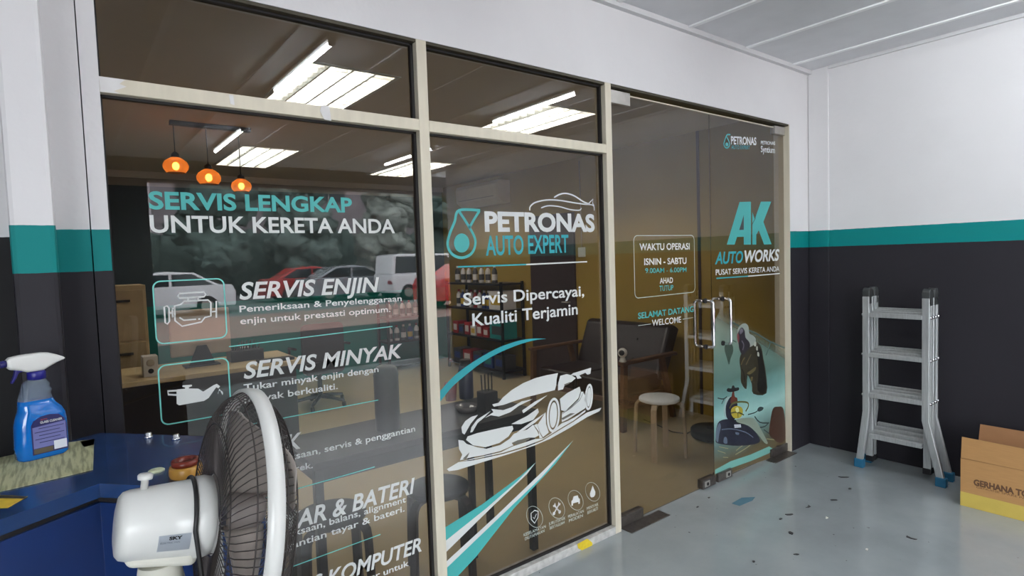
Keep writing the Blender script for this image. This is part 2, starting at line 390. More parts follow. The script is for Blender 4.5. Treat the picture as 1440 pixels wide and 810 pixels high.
for x0, x1 in ((XL, P1L), (P1R, P3L), (P3R, XD)): hb.box((x0, .004, ZH-.012), (x1, .075, ZH+.001))
struct('trim_10', hb, M['bronze'], 'dark bronze head channel')
gk = MB()
for x0, x1 in ((XL, P1L), (P1R, P3L)):
    for z0, z1 in ((ZT1, ZH-.012), (.042, ZT2)):
        gk.box((x1-.012, .03, z0), (x1, .05, z1)).box((x0, .03, z0), (x0+.006, .05, z1)).box((x0, .03, z1-.008), (x1, .05, z1)).box((x0, .03, z0), (x1, .05, z0+.006))
struct('trim_11', gk, M['gasket'], 'black glazing gaskets')
struct('trim_12', MB().box((XD-.004, .001, 0), (XD+.004, .12, ZH)), M['alu'], 'aluminium jamb strip right of the doors')
struct('trim_13', MB().box((P3R+.01, .038, 2.428), (XD-.01, .052, 2.4345)), M['alu'], 'thin bright strip over the glass doors')
tp = MB().flat([PY(814, 764, -.002), PY(826, 757, -.002), PY(834, 766, -.002), PY(822, 775, -.002)])
for i, (x0, x1, z0, z1, lb) in enumerate(((XL, P1L, .042, ZT2, 'lower left tinted pane with service lettering'), (XL, P1L, ZT1, ZH-.012, 'upper left tinted pane'),
                                      (P1R, P3L, .042, ZT2, 'lower middle tinted pane with sports car decal'), (P1R, P3L, ZT1, ZH-.012, 'upper middle tinted pane'))):
    struct('window_%d' % (i+1), bx((x0+.004, GLASS_Y, z0), (x1-.004, GLASS_Y+.006, z1)), M['glass'], lb)
XS = 3.351
for i, (x0, x1, lb) in enumerate(((P3R+.006, XS-.002, 'left frameless glass door with opening hours'), (XS+.002, XD-.008, 'right frameless glass door with racing print'))):
    d = struct('door_%d' % (i+1), bx((x0, GLASS_Y, .007), (x1, GLASS_Y+.01, 2.428)), M['doorglass'], lb)
    hx = 3.263 if i == 0 else 3.461
    for s, mm in ((-1, 'outer'), (1, 'inner')):
        yb = GLASS_Y-.064 if s < 0 else GLASS_Y+.074
        yg = GLASS_Y if s < 0 else GLASS_Y+.01
        zt, zb = 1.226, .928
        pts = [(hx, yg, zt)]
        for a in range(7):
            t = R(90*a/6); pts.append((hx, yb-s*.022*(1-math.sin(t)), zt-.022*(1-math.cos(t))))
        for a in range(7):
            t = R(90*a/6); pts.append((hx, yb-s*.022*(1-math.cos(t)), zb+.022*(1-math.sin(t))))
        pts.append((hx, yg, zb))
        h = MB().tube(pts, .0105, 12).build('door_handle', M['chrome'], d)
        if s < 0:
            for z in (zt, zb): MB().cyl((hx, yg, z), (hx, yg-.012, z), .016, n=16).build('mounting_collar', M['gasket'], h)
    tx0, tx1 = ((P3R+.004, 2.565) if i == 0 else (4.15, XD-.008))
    MB().box((tx0, .028, 2.372 if i == 0 else 2.385), (tx1, .066, 2.444)).build('top_patch_hinge', M['steel'], d, bevel=.003)
    bx0, bx1 = ((P3R+.004, 2.60) if i == 0 else (4.06, XD-.008))
    MB().box((bx0, .026, .004), (bx1, .068, .062)).build('bottom_patch_hinge', M['patch'], d, bevel=.003)
    cx = (3.19, 3.335) if i == 0 else (3.365, 3.53)
    lk = MB().box((cx[0], .024, .004), (cx[1], .068, .062)).build('corner_lock', M['patch'], d, bevel=.003)
    lx = cx[0]+.045 if i == 0 else cx[1]-.05
    MB().box((lx-.028, .019, .014), (lx+.028, .026, .052)).build('lock_plate', M['steel'], lk, bevel=.004)
    MB().cyl((lx, .0195, .033), (lx, .0165, .033), .011, n=14).build('lock_cylinder', M['gasket'], lk)
# floor spring cover plates set in the floor
struct('trim_14', MB().box((2.40, -.055, -.004), (2.74, .03, .004)), M['patch'], 'worn floor spring cover below the left door')
struct('trim_15', MB().box((3.98, -.045, -.004), (4.29, .03, .004)), M['patch'], 'worn floor spring cover below the right door')
#@@ END STRUCTURE
#@@ DECALS --------------------------------------------------------------------
def decal(name, label, px, group=None, cat='decal'):
    return thing(name, label, cat, G(*px), group)
# headline
d = decal('headline_decal', 'two-line teal and white headline lettering across the left window', (380, 327))
mb = MB(); gtext(mb, 'SERVIS LENGKAP', (210, 294.3), (495.5, 299), 25.5, .03); mb.build('teal_lettering', M['vteal'], d)
mb = MB(); gtext(mb, 'UNTUK KERETA ANDA', (211.5, 327.3), (555.5, 328.0), 25, .02); mb.build('white_lettering', M['vwhite'], d)
# service entries
def icon_frame(d, pts, rad=.022, m='vline'):
    a = [G(*p) for p in pts]; x0 = (a[0].x+a[3].x)/2; x1 = (a[1].x+a[2].x)/2; z1 = (a[0].z+a[1].z)/2; z0 = (a[2].z+a[3].z)/2
    mb = MB(); gring(mb, [Vector((x, a[0].y, z)) for x, z in rrect(x0, z0, x1, z1, rad)], .0042); mb.build('icon_frame', M[m], d)
def service(name, label, rows, line):
    d = decal(name, label, rows[0][1], 'service entries on the left window')
    for i, (s, p0, p1, cap) in enumerate(rows):
        mb = MB(); gtext(mb, s, p0, p1, cap, .022 if i == 0 else .012, .22 if i == 0 else 0.0); mb.build('heading_lettering' if i == 0 else 'description_lettering', M['vwhite'], d)
    if line:
        mb = MB(); gstroke(mb, line, .0035); mb.build('divider_line', M['vline'], d)
    return d
d = service('service_decal', 'engine service entry with white engine icon on the left window', [
    ('SERVIS ENJIN', (337, 421.7), (534, 410.6), 24.5), ('Pemeriksaan & Penyelenggaraan', (337, 439.2), (565, 423.3), 9.2), ('enjin untuk prestasti optimum.', (338, 456.2), (549, 438.6), 9.4)], [(322, 487.5), (552, 459)])
icon_frame(d, [(214.5, 396), (316.3, 391.5), (317.5, 474), (220.5, 484.5)])
Z6 = lambda x, y: (140+x/4.05, 360+y/4.05)
mb = MB(); w = .0048
gstroke(mb, [Z6(*q) for q in [(428, 318), (428, 284), (462, 276), (482, 258), (618, 250), (634, 266), (634, 342), (600, 350), (580, 376), (470, 400), (430, 368)]], w, closed=True)
gstroke(mb, [Z6(*q) for q in [(455, 214), (595, 205), (606, 218), (596, 232), (455, 240), (446, 228)]], w, closed=True)
for q in ([(505, 238), (505, 256)], [(560, 234), (560, 252)], [(412, 300), (428, 298)], [(416, 345), (428, 343)], [(400, 325), (415, 325)], [(640, 318), (664, 315)], [(665, 256), (665, 352)], [(414, 305), (416, 350)], [(455, 350), (480, 366), (550, 360)], [(562, 360), (574, 358)]): gstroke(mb, [Z6(*t) for t in q], w)
gstroke(mb, [Z6(*q) for q in [(368, 290), (384, 284), (396, 296), (398, 372), (386, 388), (374, 380)]], w, closed=True)
mb.build('engine_icon', M['vwhite'], d)
d = service('service_decal', 'oil change entry with white oil can icon on the left window', [
    ('SERVIS MINYAK', (343, 533.3), (566, 503), 23.5), ('Tukar minyak enjin dengan', (343, 550), (532.5, 523), 9.4), ('minyak berkualiti.', (344, 567.5), (475, 547), 9.6)], [(335, 600), (532, 562.5)])
icon_frame(d, [(222, 515), (322, 502.5), (323.5, 578), (228, 602)])
Z5 = lambda x, y: (150+x/3.374, 380+y/3.374)
mb = MB()
gpoly(mb, [Z5(*q) for q in [(331, 574), (334, 566), (372, 562), (372, 556), (359, 553), (361, 546), (404, 543), (405, 550), (390, 556), (390, 561), (435, 562), (458, 576), (508, 545), (523, 539), (538, 551), (530, 560), (520, 555), (484, 606), (462, 620), (344, 641), (332, 634)]])
gstroke(mb, [Z5(*q) for q in [(333, 571), (290, 574), (293, 590), (333, 592)]], .006)
gpoly(mb, [Z5(540+12*math.cos(a), 584+13*math.sin(a)) for a in [R(20*i-200) for i in range(15)]][:13]+[Z5(534, 562)])
mb.build('oil_can_icon', M['vwhite'], d)
d = service('service_decal', 'brake entry half hidden behind the white fan on the left window', [
    ('BREK', (351, 647), (425, 630), 24), ('Pemeriksaan, servis & penggantian', (353, 660), (584, 606.5), 9.6), ('cakera brek.', (355, 677), (440, 658), 9.6)], [(345, 708), (527, 656.5)])
icon_frame(d, [(229, 640), (326, 616), (329, 694), (235, 724)])
service('service_decal', 'tyre and battery entry low on the left window beside the fan', [
    ('TAYAR & BATERI', (357, 762), (584, 693), 26), ('Pemeriksaan, balans, alignment', (360, 770), (571, 706), 9.8), ('penggantian tayar & bateri.', (361, 788), (569, 719), 10)], [(348, 820), (535, 751.5)])
service('service_decal', 'computer diagnosis entry at the very bottom of the left window', [
    ('SERVIS KOMPUTER', (364, 862), (593, 775), 24), ('Pemeriksaan komputer untuk', (366, 878), (575, 795.5), 10), ('diagnosis kereta.', (367, 897), (548, 822), 10)], None)

# company logo on the middle pane
d = decal('company_logo_decal', 'teal drop emblem with large white and teal company name on the middle pane', (740, 345), cat='logo')
Z2 = lambda x, y: (600+x/3.857, 210+y/3.857)
mb = MB()
gstroke(mb, [Z2(*q) for q in [(290, 331), (176, 331), (152, 392), (124, 462), (114, 520), (138, 568), (190, 588), (242, 566), (264, 515), (256, 468), (214, 394), (178, 340)]], .0125, smooth=5)
gstroke(mb, [Z2(*q) for q in [(286, 334), (254, 385), (230, 428)]], .0125)
gpoly(mb, [Z2(190+42*math.cos(R(15*i)), 508+52*math.sin(R(15*i))) for i in range(24)], 1)
mb.build('drop_emblem', M['vteal'], d)
mb = MB(); gtext(mb, 'PETRONAS', (682, 326), (836.5, 326.2), 29, .04); mb.build('name_lettering', M['vwhite'], d)
mb = MB(); gtext(mb, 'AUTO EXPERT', (683.5, 359.6), (799.8, 355), 28, .02); mb.build('teal_lettering', M['vteal2'], d)
mb = MB(); gstroke(mb, [(644, 375.3), (740, 372)], .007); mb.build('teal_rule', M['vteal2'], d)
mb = MB(); gstroke(mb, [(740, 372), (825.7, 368)], .007); mb.build('white_rule', M['vwhite'], d)
mb = MB()
gstroke(mb, [Z2(*q) for q in [(559, 332), (562, 310), (590, 288), (650, 275), (720, 277), (800, 290), (860, 298), (903, 304), (909, 332)]], [.003]+[.007]*30+[.006], smooth=5)
gstroke(mb, [Z2(*q) for q in [(690, 262), (720, 245), (755, 239), (800, 252), (850, 284), (885, 297)]], [.002]+[.0075]*25, smooth=5)
gstroke(mb, [Z2(*q) for q in [(878, 294), (903, 270), (900, 292), (908, 306)]], .006)
gstroke(mb, [Z2(*q) for q in [(620, 318), (660, 306), (720, 311), (780, 327), (828, 330), (839, 318)]], [.002]+[.006]*30, smooth=5)
mb.build('car_outline', M['vwhite'], d)
# slogan
d = decal('slogan_decal', 'white two-line slogan lettering under the company logo', (735, 450))
for s, a, b, c in (('Servis Dipercayai,', (651.8, 429.8), (821.5, 416.3), 17.5), ('Kualiti Terjamin', (664.5, 459), (812.6, 442), 18)):
    mb = MB(); gtext(mb, s, a, b, c, .016); mb.build('slogan_lettering', M['vwhite'], d)
# swooshes
Z4 = lambda x, y: (600+x/3.682, 460+y/3.682)
d = decal('swoosh_decal', 'curved teal swoosh above the sports car decal', (680, 520))
o1 = [(70, 330), (150, 246), (250, 174), (360, 112), (460, 75), (540, 60), (616, 60)]; o2 = [(616, 61), (560, 68), (480, 90), (380, 131), (290, 181), (200, 250), (130, 312), (70, 386)]
mb = MB(); gpoly(mb, [Z4(*q) for q in catmull(o1, 5)+catmull(o2, 5)]); mb.build('swoosh', M['vteal2'], d)
d = decal('swoosh_decal', 'pair of teal and white speed stripes rising from the bottom left of the middle pane', (680, 740))
Z3 = lambda x, y: (600+x/4.2625, 620+y/4.2625)
for poly, m_, nm in (([(105, 522), (330, 382), (560, 212), (655, 128), (540, 245), (360, 402), (105, 606)], 'vteal', 'upper_teal_stripe'), ([(105, 606), (360, 402), (540, 245), (655, 128), (600, 200), (400, 388), (105, 678)], 'vwhite', 'upper_white_stripe'),
                    ([(105, 735), (420, 446), (700, 178), (880, -5), (690, 217), (420, 474), (105, 776)], 'vwhite', 'lower_white_stripe'), ([(105, 776), (420, 474), (690, 217), (880, -5), (770, 140), (520, 408), (300, 690), (150, 850), (105, 890)], 'vteal', 'lower_teal_stripe')):
    mb = MB(); gpoly(mb, [Z3(*q) for q in poly]); mb.build(nm, M[m_], d)
# sports car
d = decal('sports_car_decal', 'large white sports car graphic across the middle pane', (740, 600))
def ell(cx, cy, rx, ry, a=0, k=28): return [(cx+rx*math.cos(2*math.pi*i/k)*math.cos(a)-ry*math.sin(2*math.pi*i/k)*math.sin(a), cy+rx*math.cos(2*math.pi*i/k)*math.sin(a)+ry*math.sin(2*math.pi*i/k)*math.cos(a)) for i in range(k)]
mb = MB()
for poly in ([(340, 400), (372, 392), (395, 364), (440, 326), (500, 290), (560, 265), (620, 249), (680, 238), (673, 270), (671, 300), (664, 326), (600, 342), (520, 362), (450, 384), (400, 402), (348, 412)],
             [(692, 252), (725, 243), (752, 250), (772, 264), (750, 284), (716, 296), (706, 322), (680, 328), (681, 292)],
             [(745, 248), (760, 238), (852, 210), (848, 242), (832, 246), (822, 236), (790, 250), (802, 264), (780, 268), (774, 252)]):
    gpoly(mb, [Z4(*q) for q in poly])
mb.build('windscreen_and_wing', M['vwhite'], d)
mb = MB()
for poly in ([(690, 372), (730, 340), (792, 308), (798, 330), (786, 368), (750, 404), (716, 436), (696, 430)], [(700, 452), (750, 418), (792, 380), (812, 340), (824, 360), (822, 420), (780, 446), (730, 478), (700, 492)],
             [(590, 482), (616, 440), (618, 500), (632, 546), (602, 570), (586, 544), (574, 505)],
             [(180, 518), (200, 486), (232, 464), (266, 454), (228, 500), (205, 540), (196, 556), (184, 548)], [(232, 518), (262, 478), (332, 434), (300, 466), (264, 496), (238, 542), (226, 546)],
             [(335, 424), (396, 430), (442, 414), (492, 384), (548, 373), (476, 408), (434, 440), (374, 463), (332, 456), (298, 472), (346, 440)],
             [(494, 432), (560, 386), (626, 352), (560, 404), (500, 446)], [(438, 502), (520, 460), (575, 421), (581, 440), (552, 480), (490, 502)], [(464, 548), (540, 492), (614, 444), (562, 494), (500, 536)],
             [(204, 584), (212, 566), (262, 549), (332, 533), (400, 518), (444, 511), (449, 527), (424, 566), (376, 600), (304, 622), (240, 612)],
             [(164, 584), (190, 588), (206, 604), (262, 622), (310, 630), (382, 610), (430, 578), (452, 552), (520, 530), (552, 505), (574, 540), (582, 560), (560, 572), (530, 572), (470, 586), (440, 600), (450, 612), (380, 642), (300, 662), (232, 674), (172, 690), (184, 660), (168, 632)]):
    gpoly(mb, [Z4(*q) for q in poly])
for poly in ([(168, 697), (240, 680), (384, 648), (444, 618), (560, 580), (604, 576), (642, 552), (690, 506), (700, 498), (735, 484), (785, 455), (822, 428), (822, 438), (760, 484), (690, 526), (600, 582), (520, 613), (400, 650), (240, 685)],
             [(700, 444), (716, 440), (752, 410), (788, 374), (800, 334), (812, 336), (792, 376), (750, 414), (700, 450)], [(556, 508), (572, 500), (584, 546), (600, 574), (584, 576), (580, 540)]):
    gpoly(mb, [Z4(*q) for q in poly])
mb.build('body_panels', M['vwhite'], d)
mb = MB(); gpoly(mb, [Z4(*q) for q in [(105, 735), (165, 699), (240, 690), (400, 656), (520, 620), (600, 588), (690, 532), (760, 490), (830, 442), (905, 417), (895, 435), (830, 466), (740, 522), (640, 578), (560, 612), (430, 656), (280, 702), (160, 740), (115, 746)]]); mb.build('ground_sweep', M['vwhite'], d)
for cx, cy, rx, ry in ((656, 455, 34, 90), (840, 362, 19, 68)):
    mb = MB(); o_ = [G(*Z4(*q)) for q in ell(cx, cy, rx*.85, ry*.92, .06)]; gring(mb, o_, .013); gpoly(mb, [Z4(*q) for q in ell(cx, cy, rx*.56, ry*.74, .06)]); mb.build('wheel', M['vwhite'], d)
mb = MB()
for poly in ([(440, 600), (470, 586), (538, 572), (528, 584), (466, 608)], [(186, 682), (222, 648), (214, 668), (204, 684)], [(694, 474), (744, 446), (768, 446), (706, 480)], [(712, 296), (744, 284), (738, 294), (714, 304)]): gpoly(mb, [Z4(*q) for q in poly], 1)
mb.build('dark_details', vinyl('grey_print', (96, 92, 82)), d)
# badges
for (cx, cy, r_), kind, l1, l2, (t1, t2) in zip(((647, 455, 46), (780, 403, 45), (893, 356, 43), (995, 305, 41)), ('shield with check mark', 'crossed tools', 'car front', 'oil drop'),
        ('KESELAMATAN', 'JURUTEKNIK', 'PERALATAN', 'MINYAK'), ('DIUTAMAKAN', 'BERTAULIAH', 'MODEN', 'BERKUALITI'), (((582, 573), (714, 520)), ((732, 508), (832, 470)), ((848, 464), (942, 428)), ((960, 416), (1030, 386)))):
    d = decal('badge_decal', 'small round white badge with %s, low on the middle pane' % kind, Z3(cx, cy), 'badges at the bottom of the middle pane')
    ring = [G(*Z3(*q)) for q in ell(cx, cy, r_, r_*1.42, -.35, 32)]; mb = MB(); gring(mb, ring, .0022); mb.build('ring', M['vlinew'], d)
    mb = MB(); S = lambda pts: [Z3(cx+x*.9, cy+y*1.2-x*.25) for x, y in pts]
    if kind[0] == 's':
        gstroke(mb, S([(-24, -22), (0, -32), (24, -22), (22, 8), (0, 32), (-22, 8)]), .005, closed=True); gstroke(mb, S([(-10, 0), (-2, 10), (12, -12)]), .004)
    elif kind[0] == 'c' and 'tools' in kind:
        for sx in (-1, 1): gstroke(mb, S([(-18*sx, 22), (16*sx, -18)]), .008); gpoly(mb, S(ell(-19*sx, 23, 9, 9, 0, 10))); gpoly(mb, S([(8*sx, -16), (12*sx, -30), (17*sx, -20), (26*sx, -18), (20*sx, -8)]))
    elif kind[0] == 'c':
        gpoly(mb, S([(-28, 22), (-28, -2), (-20, -6), (-14, -22), (14, -22), (20, -6), (28, -2), (28, 22), (18, 22), (18, 12), (-18, 12), (-18, 22)]))
    else: gpoly(mb, S([(0, -32), (8, -14), (18, 4), (17, 18), (8, 27), (-8, 27), (-17, 18), (-18, 4), (-8, -14)]))
    mb.build('icon', M['vwhite'], d)
    mb = MB(); gtext(mb, l1, Z3(*t1), Z3(*t2), 4.2, .0); o = (t2[0]-t1[0])*.06
    gtext(mb, l2, Z3(t1[0]+o, t1[1]+24), Z3(t2[0]-o, t2[1]+26), 4.2, .0); mb.build('caption_lettering', M['vlinew'], d)
# opening hours
d = decal('opening_hours_decal', 'white framed opening hours lettering on the left glass door', (935, 375))
a = [G(891, 332), G(976.5, 330.4), G(977, 410.5), G(893, 419.7)]
mb = MB(); gring(mb, [Vector((x, a[0].y, z)) for x, z in rrect((a[0].x+a[3].x)/2, (a[2].z+a[3].z)/2, (a[1].x+a[2].x)/2, (a[0].z+a[1].z)/2, .03)], .0042); mb.build('rounded_frame', M['vlinew'], d)
for s, p0, p1, c, m_ in (('WAKTU OPERASI', (899.4, 352.2), (970, 350.8), 9.8, 'vwhite'), ('ISNIN - SABTU', (906, 372.8), (965.4, 371), 9.4, 'vwhite'), ('9.00AM - 6.00PM', (907.6, 384.2), (965.4, 382.4), 7, 'vteal'), ('AHAD', (928, 398.8), (946.4, 397.8), 8, 'vwhite'), ('TUTUP', (927.4, 409.5), (947, 408), 7.6, 'vteal')):
    mb = MB(); gtext(mb, s, p0, p1, c, .02 if m_ == 'vwhite' else .008); mb.build('teal_lettering' if m_ == 'vteal' else 'white_lettering', M[m_], d)
d = decal('welcome_decal', 'teal and white welcome lettering under the opening hours', (936, 450))
mb = MB(); gtext(mb, 'SELAMAT DATANG', (897.5, 448.6), (975.5, 438.4), 8.8, .02); mb.build('teal_lettering', M['vteal'], d)
mb = MB(); gtext(mb, 'WELCOME', (917, 458.6), (958, 453.4), 8.8, .012); mb.build('white_lettering', M['vwhite'], d)
mb = MB(); gstroke(mb, [(897.5, 458), (915.5, 455.5)], .003); gstroke(mb, [(960, 449), (974.5, 446.6)], .003); mb.build('side_rule', M['vlinew'], d)
# partner logos and workshop logo
d = decal('partner_logo_decal', 'small pair of partner logos at the top of the right glass door', (1050, 204), cat='logo')
mb = MB(); Z7 = lambda x, y: (850+x/3.682, 110+y/3.682)
gstroke(mb, [Z7(*q) for q in [(652, 292), (634, 294), (622, 326), (618, 342), (626, 358), (638, 360), (648, 346), (644, 326), (632, 302)]], .009, smooth=4); gpoly(mb, [Z7(634+8*math.cos(R(30*i)), 343+10*math.sin(R(30*i))) for i in range(12)], 1)
mb.build('drop_emblem', M['vteal'], d)
mb = MB(); gtext(mb, 'PETRONAS', (1028, 203), (1063.7, 204.2), 11.5, .03); gtext(mb, 'PETRONAS', (1070, 203), (1090, 204), 5, .02); gtext(mb, 'Syntium', (1070, 214), (1089.7, 215.5), 9, .02); mb.build('white_lettering', M['vwhite'], d)
mb = MB(); gtext(mb, 'AUTO EXPERT', (1028.4, 209.6), (1054.5, 210), 5.4, .01); mb.build('teal_lettering', M['vteal2'], d)
d = decal('workshop_logo_decal', 'large teal initials with workshop name on the right glass door', (1052, 344), cat='logo')
mb = MB()
gpoly(mb, [(1022, 344), (1040, 284), (1056, 283.6), (1056, 344), (1046, 344), (1046, 333), (1036.5, 333.2), (1033, 344)])
gpoly(mb, [(1058, 344), (1058, 298), (1061.5, 308), (1070, 283.6), (1084.5, 283.4), (1073.5, 312), (1085, 343.5), (1074.5, 343.8), (1067, 324), (1063.5, 330), (1063.5, 344)])
mb.build('initials', M['vteal'], d)
mb = MB(); gpoly(mb, [(1039.5, 323.5), (1046, 302), (1046, 323.2)], 1); gstroke(mb, [(1056.3, 318), (1062.5, 306.5)], .006, 1); mb.build('dark_cut', vinyl('dark_print', (58, 52, 52)), d)
mb = MB(); gtext(mb, 'AUTO', (1005.5, 371.8), (1045, 369.6), 17.5, .025, .22); mb.build('teal_lettering', M['vteal2'], d)
mb = MB(); gtext(mb, 'WORKS', (1047, 369.6), (1096.2, 366.4), 17.3, .03, .22); mb.build('white_lettering', M['vwhite'], d)
mb = MB(); gtext(mb, 'PUSAT SERVIS KERETA ANDA', (1006.6, 387), (1096, 381.4), 8, .014); mb.build('tagline_lettering', M['vwhite'], d)
mb = MB(); gstroke(mb, [(1007.5, 391.4), (1052, 388.4)], .008); mb.build('teal_rule', M['vteal2'], d)
mb = MB(); gstroke(mb, [(1052, 388.4), (1096.5, 384.6)], .008); mb.build('white_rule', M['vwhite'], d)
# racing print (a plain generic scene of the same colours)
Za = lambda x, y: (1000+x/6.745, 430+y/6.745)
Zb = lambda x, y: (1000+x/5.4, 530+y/5.4)
d = decal('racing_print', 'teal misty racing print with driver and open-wheel race car on the right glass door', (1055, 600), cat='poster')
def print_bg():
    o = G(1055, 600); e0 = G(1024, 442)-o; e1 = G(1104, 490)-o
    t = (e1-e0).normalized(); nx, nz_ = (t.z, -t.x) if -t.x < 0 else (-t.z, t.x)
    m, n, l = new_mat('misty_print'); b = n['Principled BSDF']; b.inputs['Roughness'].default_value = .45
    tc = n.new('ShaderNodeTexCoord'); sp = n.new('ShaderNodeSeparateXYZ'); l.new(tc.outputs['Object'], sp.inputs[0])
    nz = n.new('ShaderNodeTexNoise'); nz.inputs['Scale'].default_value = 3.2; nz.inputs['Detail'].default_value = 4; mp = n.new('ShaderNodeMapping'); mp.inputs['Scale'].default_value = (.8, 1, 1.6); l.new(tc.outputs['Object'], mp.inputs[0]); l.new(mp.outputs[0], nz.inputs['Vector'])
    def math_(op, a_, b_, c_=None):
        q = n.new('ShaderNodeMath'); q.operation = op
        for i, v in enumerate((a_, b_, c_)):
            if v is None: continue
            if isinstance(v, (int, float)): q.inputs[i].default_value = v
            else: l.new(v, q.inputs[i])
        return q.outputs[0]
    zlo, zhi = G(1055, 690).z-o.z, G(1055, 440).z-o.z
    zz = math_('MULTIPLY_ADD', nz.outputs[0], .16, sp.outputs[2])
    mr = n.new('ShaderNodeMapRange'); mr.inputs[1].default_value = zlo+.08; mr.inputs[2].default_value = zhi+.08; l.new(zz, mr.inputs[0])
    rp = n.new('ShaderNodeValToRGB'); els = rp.color_ramp.elements
    stops = ((0, (62, 52, 36)), (.10, (104, 88, 60)), (.24, (86, 78, 56)), (.33, (92, 116, 112)), (.46, (150, 192, 186)), (.55, (112, 158, 154)), (.66, (84, 116, 108)), (.8, (106, 134, 124)), (1, (136, 146, 132)))
    els[0].position, els[0].color = stops[0][0], lin(stops[0][1]); els[1].position, els[1].color = stops[-1][0], lin(stops[-1][1])
    for p_, c_ in stops[1:-1]: e = els.new(p_); e.color = lin(c_)
    l.new(mr.outputs[0], rp.inputs[0]); l.new(rp.outputs[0], b.inputs['Base Color'])
    dist = math_('ADD', math_('MULTIPLY', sp.outputs[0], nx), math_('MULTIPLY', sp.outputs[2], nz_)); d0 = e0.x*nx+e0.z*nz_
    ma = n.new('ShaderNodeMapRange'); ma.interpolation_type = 'SMOOTHSTEP'; ma.inputs[1].default_value = d0-.03; ma.inputs[2].default_value = d0+.13; ma.inputs[3].default_value = 0; ma.inputs[4].default_value = .86; l.new(dist, ma.inputs[0])
    tr = n.new('ShaderNodeBsdfTransparent'); mx = n.new('ShaderNodeMixShader'); l.new(ma.outputs[0], mx.inputs[0]); l.new(tr.outputs[0], mx.inputs[1]); l.new(b.outputs[0], mx.inputs[2]); l.new(mx.outputs[0], n['Material Output'].inputs[0]); return m
mb = MB(); gpoly(mb, [(1003.5, 455), (1014, 432), (1040, 436), (1106, 476), (1110, 634), (1004.5, 672)]); mb.build('mist_background', print_bg(), d)
V = {}
def ink(nm, rgb, al=.92):
    if nm not in V: V[nm] = vinyl(nm+'_print', rgb, al)
    return V[nm]
def layer(nm, m_, polys=(), strokes=(), lay=1, sm=3):
    mb = MB()
    for q in polys: gpoly(mb, q, lay, sm)
    for q, w in strokes: gstroke(mb, q, w, lay, smooth=3)
    mb.build(nm, m_, d)
A_ = lambda pts: [Za(*q) for q in pts]
B_ = lambda pts: [Zb(*q) for q in pts]
layer('far_figure', ink('dark_green', (56, 72, 60), .6), [A_([(130, 380), (160, 345), (200, 370), (210, 430), (185, 500), (170, 560), (150, 500), (130, 430)])])
layer('fence_lines', ink('teal_grey', (66, 92, 88), .7), strokes=[(A_([(190, 150), (300, 210), (420, 260), (560, 340), (700, 400)]), .012), (A_([(560, 350), (540, 420), (520, 470)]), .010), (A_([(190, 320), (240, 345)]), .008)])
layer('driver_suit', ink('suit', (50, 46, 34), .96), [A_([(275, 480), (300, 440), (350, 400), (380, 350), (440, 345), (480, 410), (495, 500), (520, 640), (525, 830), (400, 835), (385, 740), (345, 660), (335, 790), (285, 730), (282, 620), (270, 540)])])
layer('suit_highlights', ink('olive', (104, 94, 62), .85), [A_([(340, 640), (380, 610), (425, 580), (415, 615), (370, 650)]), A_([(375, 680), (395, 675), (392, 710), (378, 715)])], [(A_([(285, 560), (300, 520), (320, 490)]), .010), (A_([(330, 560), (360, 500), (380, 460)]), .008)], 2)
layer('suit_shadow', ink('deep_shadow', (28, 27, 24), .9), [A_([(430, 400), (470, 410), (490, 520), (515, 660), (515, 820), (440, 800), (450, 620), (440, 500)])], [(A_([(290, 600), (310, 640), (320, 720)]), .012)], 2)
layer('arm_badges', ink('pale_grey', (170, 174, 160), .9), [A_([(412, 340), (428, 346), (424, 384), (406, 376)]), A_([(430, 385), (442, 390), (440, 425), (428, 415)]), A_([(440, 440), (454, 446), (456, 480), (440, 474)])], lay=3)
layer('driver_helmet', ink('helmet', (138, 146, 138), .95), [A_([(250, 260), (255, 215), (290, 175), (330, 170), (355, 200), (362, 260), (400, 285), (425, 320), (405, 370), (370, 390), (330, 420), (285, 430), (255, 360)])], lay=2)
layer('helmet_visor', ink('visor', (44, 40, 46), .95), [A_([(262, 240), (290, 205), (318, 235), (325, 300), (360, 340), (368, 390), (320, 450), (296, 465), (270, 420), (256, 340), (250, 290)])], lay=3)
layer('visor_glint', ink('dusty_red', (124, 62, 66), .9), [A_([(246, 280), (256, 260), (268, 300), (262, 350), (250, 330)])], lay=4)
layer('visor_reflection', ink('lilac_grey', (118, 112, 124), .8), [A_([(270, 235), (290, 215), (304, 240), (290, 262), (278, 270)])], [(A_([(290, 330), (310, 370), (300, 420)]), .008)], 4)
layer('engine_cover', ink('pale_spray', (150, 172, 168), .85), [B_([(95, 250), (110, 170), (140, 150), (170, 170), (180, 300), (110, 310)])], lay=2)
layer('car_body', ink('navy', (34, 36, 50), .96), [B_([(35, 470), (40, 390), (65, 335), (140, 320), (230, 340), (320, 400), (372, 480), (330, 512), (200, 524), (100, 515), (40, 500)]), B_([(115, 300), (112, 220), (140, 160), (160, 150), (175, 160), (200, 210), (180, 320), (140, 330)])], lay=3)
layer('air_intake', ink('rust', (92, 46, 36), .95), [B_([(148, 200), (154, 150), (166, 100), (174, 100), (180, 150), (198, 160), (196, 200)])], lay=4)
layer('camera_pod', ink('black', (26, 28, 30), .96), [B_([(118, 100), (130, 84), (152, 88), (160, 68), (174, 66), (182, 82), (208, 80), (212, 98), (190, 108), (150, 116), (126, 112)])], lay=5)
layer('helmet_in_car', ink('yellow', (160, 146, 48), .95), [B_([(150, 270), (160, 235), (195, 220), (235, 235), (240, 280), (215, 312), (170, 310)])], lay=4)
